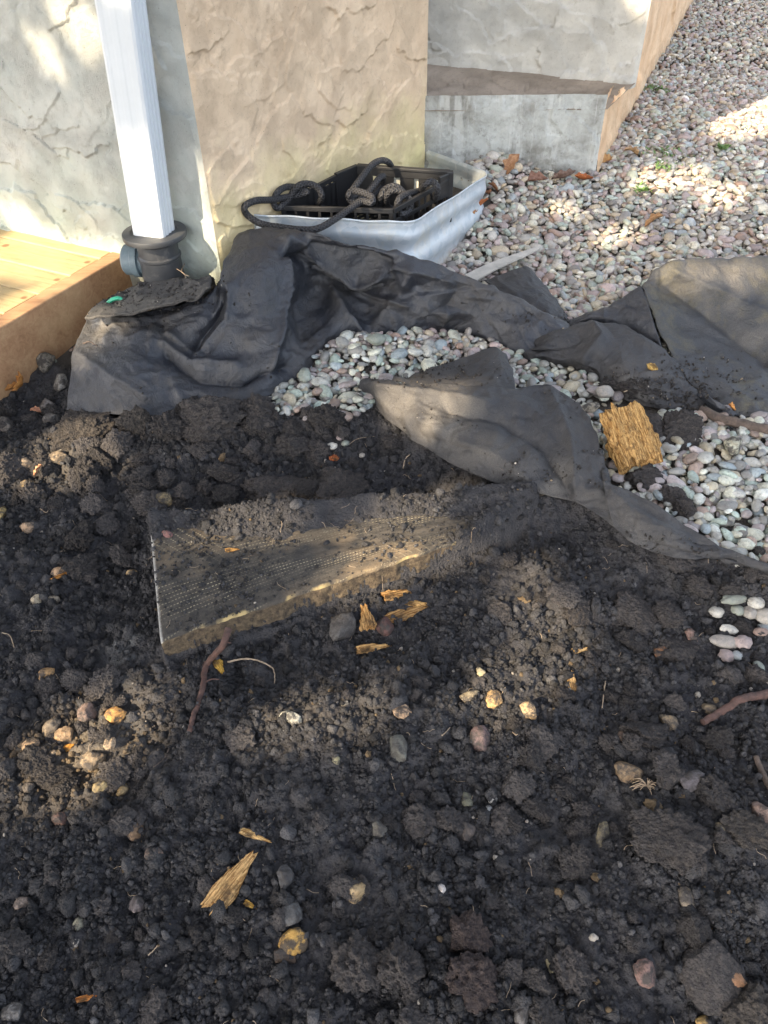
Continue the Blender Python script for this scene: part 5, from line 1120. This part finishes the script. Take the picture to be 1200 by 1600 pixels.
for (u_, v_, l, w, an, c, lab, sd) in [
    (1021, 705, 20, 12, 80, (.6, .34, .12), 'small orange wood crumb right of the rotten wood chunk', 4), (938, 714, 24, 10, 95, (.6, .30, .08), 'orange wood sliver between the chunk and the fabric edge', 5),
    (620, 936, 40, 20, 15, OR, 'orange wood bit nearest the board edge', 7), (636, 963, 60, 22, 25, (.45, .28, .12), 'long ragged brown orange wood bit right of the group below the board', 8), (650, 950, 30, 14, -10, (.6, .38, .15), 'thin pale wood splinter on the ragged bit below the board', 20), (573, 976, 46, 24, 100, OR, 'upright orange wood bit at the left of the group below the board', 9), (583, 1016, 46, 16, 10, (.65, .42, .18), 'flat orange wood bit lowest of the group below the board', 10), (694, 0, 0, 0, 0, OR, '', 0),
    (366, 1380, 92, 40, 56, (.58, .38, .17), 'large splintered golden wood piece lying in the foreground soil', 11), (400, 1313, 48, 12, -22, (.62, .44, .2), 'thin golden splinter above the large splintered piece', 12), (393, 1418, 22, 9, -30, (.62, .4, .1), 'tiny yellow splinter below the large splintered piece', 13), (140, 1560, 34, 9, 12, (.6, .26, .08), 'thin red orange splinter at the lower left', 14),
    (363, 861, 20, 8, 5, (.62, .36, .12), 'small orange chip lying on the board', 15), (892, 1070, 34, 16, 85, (.6, .42, .2), 'ragged tan wood chip right of the middle', 16), (345, 1050, 26, 14, -60, (.55, .36, .08), 'yellow wood crumb beside the dark red root', 17), (107, 903, 40, 7, 35, (.55, .26, .06), 'thin orange splinter left of the pit', 18), (267, 1180+0, 0, 0, 0, OR, '', 0), (110, 1170, 14, 12, 40, (.7, .35, .08), 'bright orange wood crumb in the tan patch', 21), (91, 1133, 8, 14, 40, (.6, .42, .05), 'yellow crumb at the top of the tan patch', 22), (905, 1022, 22, 10, 10, (.5, .38, .2), 'small tan chip above the ragged tan chip', 23), (523, 722, 12, 16, 80, (.42, .14, .06), 'red brown chip on the flat slab', 24)]:
    if l: wood('wood_chip', u_, v_, l, w, math.radians(an), c, lab, sd, .35, res=(60, 40), rag=.26, taper=.5 if 'large' in lab else .3)
wood('wood_chip', 1015, 572, 34, 14, math.radians(100), (.6, .42, .14), 'small yellow wood chip on the fabric hump', 6, .3, lift=.040, rag=.3)

# ------------------------------------------------------------------ roots and twigs
def stick(name, pts, r0, r1, m, label, cat='twig', side=None, nz=.15, lift=.006):
    P = []
    for q in pts:
        if len(q) == 3: P.append(un(*q))
        else:
            p = at(*q); p[2] += lift; P.append(p)
    C_ = crom(P, 12); n = len(C_); r = np.linspace(r0, r1, n)*(1+nz*noise2(np.arange(n)*.4, np.full(n, hash(label) % 97*1.0 if False else len(label)*1.0), 3))
    C_ = C_+.0012*np.stack([noise2(np.arange(n)*.3, np.full(n, k*3.1), len(label)) for k in range(3)], 1)*min(1, r0/.002)
    V, F, U = tube(C_, r, 10); V = list(V); F = list(F)
    for (s, off, rr) in (side or []):
        base = C_[int(s*(n-1))]; pts2 = np.array([base, base+np.array(off)*.5+np.array([0, .002, .002]), base+np.array(off)])
        v2, f2, _ = tube(crom(pts2, 6), np.linspace(rr, rr*.5, 13), 7); k = len(V); V += list(v2); F += [tuple(i+k for i in q) for q in f2]
    return tag(link(name, mesh_np(name, np.array(V), F), m), label, cat)
stick('root', [(357, 983, .018), (347, 1010, .014), (325, 1045), (318, 1085), (305, 1120), (298, 1148)], .0048, .0030, M['bark'], 'dark red root leaning from the board corner down into the soil', 'root', [(.35, (.006, .004, .004), .0015), (.55, (.02, .006, .0), .0012), (.2, (.012, .0, .006), .0012)])
stick('root', [(358, 1044), (385, 1040), (408, 1043), (428, 1052), (430, 1072)], .0014, .0007, M['twig'], 'thin pale curved rootlet right of the dark red root', 'root')
stick('root', [(1094, 1137), (1120, 1122), (1150, 1108), (1180, 1097), (1215, 1088)], .0042, .0058, M['bark'], 'thick broken reddish root sticking in from the right border', 'root', lift=.010)
stick('root', [(1176, 1190), (1188, 1215), (1205, 1245)], .0032, .0042, M['darkbark'], 'dark stick at the right border below the thick root', 'stick')
stick('branch', [(1095, 640, .012), (1125, 654, .014), (1165, 664, .014), (1215, 676, .014), (1290, 690, .014)], .0085, .010, M['darkbark'], 'dark brown branch lying along the near edge of the far right fabric', 'branch')
for i, (pts, r, lab) in enumerate([
    ([(945, 1068), (942, 1090), (939, 1112)], .0009, 'thin pale straw standing in the soil right of the middle'), ([(265, 1172), (258, 1190), (243, 1206)], .0009, 'thin reddish rootlet below the dark red root'),
    ([(5, 993), (18, 998), (24, 1015)], .0009, 'pale rootlet at the left border'), ([(975, 612, .02), (1000, 605, .022), (1040, 607, .022)], .0011, 'long pale straw on the soil above the rotten wood chunk'), ([(930, 470, .01), (940, 450, .012), (948, 420, .014)], .0013, 'pale twig standing in the gravel behind the fabric'), ([(800, 1150), (806, 1155), (812, 1140)], .0009, 'short orange straw at the right middle'),
    ([(65, 800), (75, 806), (82, 792)], .0008, 'pale rootlet at the upper left of the soil'), ([(90, 1060), (100, 1072), (120, 1075)], .0006, 'hair thin rootlet below the tan brown stone'), ([(690, 1155), (697, 1148), (703, 1140)], .0007, 'tiny white straw in the middle'), ([(630, 735), (633, 722), (640, 715)], .001, 'white straw below the twisted fabric'), ([(545, 702), (560, 690), (585, 685)], .0006, 'hair thin straw above the flat slab'), ([(236, 1500), (245, 1493), (252, 1487)], .0007, 'small brown rootlet in the lower left'),
    ([(130, 537, .085), (140, 534, .09), (152, 541, .088)], .0016, 'small dark twig lying on the left end of the fabric sheet'), ([(288, 412, .13), (284, 425, .125), (296, 432, .125)], .0008, 'dry straw at the foot of the drain pipe'), ([(276, 420, .13), (288, 428, .125), (290, 436, .12)], .0008, 'second dry straw at the foot of the drain pipe')]):
    stick('straw', pts, r, r*.6, M['twig'] if 'dark' not in lab else M['darkbark'], lab, 'straw', lift=.004)
# hair-fine roots and fibres everywhere in the soil
rr = np.random.default_rng(21); V, F = [], []
for _ in range(260):
    x0, y0 = rr.uniform(-.5, .5)*1.2, .2+1.0*rr.random()
    if float(base_h(x0, y0)[1]) > 0: continue
    a = rr.uniform(0, 6.28); L = rr.uniform(.006, .024); t_ = np.linspace(0, 1, 6); a_ = a+np.cumsum(rr.normal(0, .35, 6))
    q = np.cumsum(np.stack([np.cos(a_), np.sin(a_)], 1)*L/6, 0)+[x0, y0]; z_ = on_surface(q[:, 0], q[:, 1], True)+.0035
    v2, f2, _ = tube(np.column_stack([q, z_]), rr.uniform(.0002, .0004), 4); k = len(V); V += list(v2); F += [tuple(i+k for i in w) for w in f2]
tag(link('root_fibres', mesh_np('root_fibres', np.array(V), F), M['twig']), 'hair fine pale root fibres littering the dug soil', 'root fibres', kind='stuff')
# hairy knot of roots
rr = np.random.default_rng(4); p0 = at(1008, 1235); V, F = [], []
for _ in range(26):
    a = rr.uniform(0, 6.28); L = rr.uniform(.006, .02); q = np.array([p0+(0, 0, .008), p0+(math.cos(a)*L*.5, math.sin(a)*L*.4, .011+rr.uniform(-.003, .004)), p0+(math.cos(a)*L, math.sin(a)*L*.7, .006)])
    v2, f2, _ = tube(crom(q, 5), .0004, 5); k = len(V); V += list(v2); F += [tuple(i+k for i in w) for w in f2]
tag(link('root_tuft', mesh_np('root_tuft', np.array(V), F), M['twig']), 'small tuft of hairy pale roots under the tan brown stone at the right', 'root tuft')

# ------------------------------------------------------------------ lath
L0, L1 = gat(735, 436, .016), gat(842, 386, .018); dl = (L1-L0); dl /= np.linalg.norm(dl); nl = np.array([-dl[1], dl[0], 0])
V = []; nL = 24
for i in range(nL):
    t = i/(nL-1); c = L0*(1-t)+L1*t; w = .016*(1-t)**.6+.003
    for s, z in ((-1, 0), (1, 0), (1, .004), (-1, .004)): V.append(c+nl*s*w+np.array([0, 0, z+.003*math.sin(t*5)]))
F = [(i*4+j, i*4+(j+1) % 4, (i+1)*4+(j+1) % 4, (i+1)*4+j) for i in range(nL-1) for j in range(4)]+[(3, 2, 1, 0), ((nL-1)*4, (nL-1)*4+1, (nL-1)*4+2, (nL-1)*4+3)]
tag(link('lath', mesh_np('lath', V, F, False), M['lath']), 'pale weathered lath tapering to a point on the gravel behind the fabric ridge', 'lath')

# ------------------------------------------------------------------ dry leaves, plastic, weeds
def leaf(u, v, px, ang, col, label, seed, lift=.012, curl=.5, z=None):
    p = gat(u, v, .010) if (z is not None and z >= 0) else (un(u, v, lift) if z is None else un(u, v, z)); k = spx(p); L = px/k; r = np.random.default_rng(seed); n, m = 14, 9; V = []
    for i in range(n):
        t = i/(n-1); w = L*.30*math.sin(math.pi*t)**.7*(1+.25*math.sin(t*17+seed))+.0003
        for j in range(m):
            s = j/(m-1)*2-1; V.append((t*L-L/2, s*w, abs(s)**2*w*curl*1.5+L*.12*math.sin(t*3.2+seed)+.0015*math.sin(9*s+seed+6*t)))
    V = np.array(V)@rotm(np.array(r.normal(0, .35)), np.array(r.normal(0, .35)), np.array(math.radians(ang))).T
    V[:, 2] -= V[:, 2].min(); me = mesh_np('leaf', V, grid_faces(n, m)); me.materials.append(M['leaf'])
    o = bpy.data.objects.new('leaf', me); SC.collection.objects.link(o); o.location = tuple(map(float, p)); o.color = (*col, 1)
    s_ = o.modifiers.new('t', 'SOLIDIFY'); s_.thickness = .0004; return tag(o, label, 'leaf')
BR = (.34, .15, .06)
for i, (u_, v_, px, an, c, lab, z) in enumerate([
    (36, 612, 44, -40, (.50, .24, .07), 'curled orange brown leaf under the deck corner', -.01), (22, 608, 26, 20, (.42, .2, .06), 'small folded orange leaf left of the curled one under the deck', -.01), (62, 741, 20, 30, (.5, .26, .14), 'star shaped peach leaf scrap at the left', None), (60, 724+160, 0, 0, BR, '', 0), (57, 645, 16, 0, (.4, .2, .12), 'reddish leaf scrap below the deck', -.01),
    (718, 350, 40, 30, BR, 'brown dry leaf at the foot of the steel well, nearest of the leaf drift', .012), (735, 340, 36, 70, (.42, .22, .1), 'paler brown leaf in the leaf drift beside the steel well', .014), (748, 325, 32, 10, (.45, .16, .06), 'rust red leaf in the leaf drift beside the steel well', .014), (710, 362, 30, 120, (.3, .17, .1), 'dull brown leaf at the near end of the leaf drift', .012), (756, 308, 28, 50, (.3, .14, .07), 'small brown leaf at the far end of the leaf drift', .012),
    (800, 272, 34, 10, (.45, .26, .14), 'pale brown leaf at the left foot of the concrete foundation', .012), (838, 284, 34, 0, (.25, .14, .1), 'dark brown leaf at the middle foot of the concrete foundation', .012), (880, 278, 40, 20, (.22, .15, .12), 'grey brown curled leaf at the foot of the concrete foundation', .014), (912, 280, 30, 0, (.5, .17, .06), 'rust orange leaf at the right foot of the concrete foundation', .014), (945, 252, 26, 40, (.45, .26, .1), 'tan leaf at the corner of the foundation', .012), (1020, 355, 30, 0, (.42, .25, .12), 'tan leaf alone on the open gravel', .014), (985, 245, 26, 10, (.45, .3, .16), 'pale straw coloured leaf on the gravel beside the foundation corner', .014), (770, 300, 20, 0, (.25, .12, .06), 'small dark leaf between the well and the foundation', .012), (1142, 650-8, 18, 0, (.55, .26, .08), 'tiny orange leaf beside the dark branch', .03)]):
    if px: leaf(u_, v_, px, an, c, lab, i+3, z=z if z is not None else -.02)
V, F, U = tube(crom([un(168, 474, .10), un(176, 468, .108), un(186, 466, .11), un(192, 470, .105)], 8), .004, 10)
tag(link('plastic_scrap', mesh_np('plastic_scrap', V, F), M['green']), 'small bright green plastic scrap beside the soil covered flap', 'plastic scrap')
def weed(u, v, px, label, seed):
    p = gat(u, v, .010); k = spx(p); r = np.random.default_rng(seed); V, F = [], []
    for _ in range(70):
        c = p+np.append(r.normal(0, px/k/3.2, 2)*np.array([1, 1.3]), 0); a = r.uniform(0, 6.28); L = r.uniform(.008, .018); d = np.array([math.cos(a), math.sin(a), r.uniform(.3, 1.0)]); s = np.array([-d[1], d[0], 0])*.22; n0 = len(V)
        V += [c, c+(d*.5+s)*L, c+d*L*np.array([1, 1, .8]), c+(d*.5-s)*L]; F.append((n0, n0+1, n0+2, n0+3))
    return tag(link('weed', mesh_np('weed', np.array(V), F, False), M['weed']), label, 'weed')
weed(1040, 240, 60, 'largest sprawling green weed in the gravel beside the bay', 1); weed(1028, 140, 26, 'small green weed at the foot of the tan bay side', 2); weed(1038, 262, 30, 'little green weed just below the largest one', 3); weed(1002, 298, 18, 'tiny green weed low on the gravel', 4); weed(1130, 232, 14, 'tiny green weed to the right of the largest one', 5)

# ------------------------------------------------------------------ unseen trees added to dapple the sun, behind and left of the camera
PATCH = []   # (x, y, z, radius): chosen spots the crowns are opened for, to let sun through
def sunat(p, r): PATCH.append((float(p[0]), float(p[1]), float(p[2]), r))
fA = lambda u, v: hit_plane(u, v, CORN, nA)
nB = np.array([(INN-CORN)[1], -(INN-CORN)[0]]); nB /= np.linalg.norm(nB)
for u_, v_, r in [(62, 75, .010), (80, 95, .010), (105, 30, .012), (130, 60, .016), (145, 45, .010), (262, 20, .014), (20, 338, .012), (50, 347, .008), (300, 285, .016), (308, 310, .014), (315, 335, .016), (322, 365, .018), (326, 395, .020), (328, 420, .020), (310, 10, .03)]: sunat(fA(u_, v_), r)
for u_, v_, z, r in [(238, 318, .19, .008), (232, 290, .25, .006), (245, 345, .15, .012), (172, 20, .62, .012), (178, 55, .5, .008)]:
    p = fA(u_, v_); p[:2] = p[:2]+nA*.05; sunat(p, r)
for u_, v_, r in [(20, 378, .03), (70, 385, .025), (120, 398, .03), (155, 405, .02), (95, 425, .03), (25, 420, .02), (60, 452, .022), (5, 400, .025), (-30, 410, .04), (178, 402, .02), (15, 480, .018), (105, 440, .02), (40, 500, .012)]: sunat(un(u_, v_, DT), r)
for u_, v_, z, r in [(152, 508, .09, .026), (150, 530, .075, .026), (165, 520, .085, .022), (140, 555, .06, .010), (700, 620, .05, .032), (665, 650, .03, .032), (640, 612, .045, .012), (625, 640, .01, .014), (605, 618, .02, .010), (650, 785, .008, .022), (625, 810, .008, .028), (595, 835, .008, .024), (680, 770, .008, .016), (530, 912, .0, .022), (565, 895, .0, .022), (690, 855, .0, .018), (640, 870, .0, .016), (600, 885, .0, .018),
                     (430, 815, .008, .024), (380, 805, .008, .018), (330, 830, .008, .012), (120, 1150, -.02, .05), (95, 1190, -.02, .045), (155, 1115, -.02, .025), (110, 720, 0, .04), (40, 720, 0, .04), (130, 668, .0, .03), (820, 1040, -.02, .04), (785, 1085, -.02, .03), (820, 905, -.02, .02), (850, 1000, -.02, .03), (560, 1110, -.02, .022), (430, 1130, -.02, .018),
                     (1050, 310, .0, .05), (1085, 305, 0, .04), (1180, 190, 0, .10), (1190, 230, 0, .08), (1150, 215, 0, .05), (1120, 130, 0, .06), (1190, 70, 0, .10), (1100, 60, 0, .08), (1140, 330, 0, .03), (980, 380, 0, .03), (900, 350, 0, .02), (1190, 160, 0, .1), (1040, 425, .11, .018), (1090, 430, .1, .02), (1170, 440, .08, .02), (700, 390, .01, .012), (690, 345, .1, .02), (720, 315, .1, .02), (745, 290, .11, .015), (660, 370, .08, .015), (590, 375, .06, .012)]: sunat(un(u_, v_, z), r)
PATCH = np.array(PATCH)
def tree(base, crown_c, rad, nleaf, label, seed):
    r = np.random.default_rng(seed); t = empty('tree', base, label, 'tree')
    V, F = [], []; top = np.array(crown_c)
    def limb(a, b, r0, r1, bend=.1):
        for _t in range(30):
            m = (a+b)/2+r.normal(0, bend, 3); cc = crom([a, m, b], 8); ok = True
            for (x, y, z, rr_) in PATCH:
                q = cc-np.array([x, y, z]); tt = q@SDIR
                if (np.linalg.norm(q-tt[:, None]*SDIR, axis=1) < rr_+max(r0*.7, .03)).any(): ok = False; break
            if ok: break
        if not ok and r0 < .1: return
        v2, f2, _ = tube(crom([a, m, b], 8), np.linspace(r0, r1, 17), 9); k = len(V); V.extend(v2); F.extend([tuple(i+k for i in q) for q in f2])
    base = np.array(base, float); fork = base*.45+top*.55; fork[2] = max(base[2]+1.4, top[2]-rad[2]*.9)
    limb(base-np.array([0, 0, .2]), fork, .15, .09, .08); ends = []
    for _ in range(16):
        d = r.normal(size=3); d /= np.linalg.norm(d); e_ = top+d*np.array(rad)*.75; 
        limb(fork, e_, .045, .012, .15)
    link('trunk', mesh_np('trunk', np.array(V), F), M['treebark'], t)
    d = r.normal(size=(nleaf, 3)); d /= np.linalg.norm(d, axis=1)[:, None]; c = top+d*(r.random((nleaf, 1))**.4)*np.array(rad)
    L = r.uniform(.035, .06, nleaf)
    # leaves left out along the sun ray to each chosen spot
    keep = np.ones(nleaf, bool)
    for (x, y, z, rr_) in PATCH:
        q = c-np.array([x, y, z]); tt = q@SDIR; dist = np.linalg.norm(q-tt[:, None]*SDIR, axis=1); keep &= ~(dist < rr_+L*.8)
    c, L = c[keep], L[keep]; N = len(c)
    a1 = r.normal(size=(N, 3)); a1 /= np.linalg.norm(a1, axis=1)[:, None]; a2_ = np.cross(a1, r.normal(size=(N, 3))); a2_ /= np.linalg.norm(a2_, axis=1)[:, None]
    L = L[:, None]; Q = np.stack([c-a1*L, c+a2_*L*.55, c+a1*L, c-a2_*L*.55], 1).reshape(-1, 3)
    link('crown', mesh_np('crown', Q, np.arange(N*4).reshape(-1, 4), False), M['treeleaf'], t)
def along(u, v, dist): return un(u, v)+SDIR*dist
c1 = along(300, 900, 3.6); c2 = along(700, 420, 4.4); c3 = along(1150, 180, 5.0)
tree((c1[0]-.5, c1[1]-.6, 0), c1, (1.3, 1.3, .9), 26000, 'unseen leafy tree added behind and left of the viewer to shade the soil', 51)
tree((c2[0]-.6, c2[1]+.2, 0), c2, (1.5, 1.5, 1.0), 30000, 'unseen leafy tree added left of the deck to shade the wall', 52)
tree((c3[0]-.8, c3[1]+.6, 0), c3, (2.0, 2.0, 1.0), 30000, 'taller unseen leafy tree added to shade the gravel', 53)
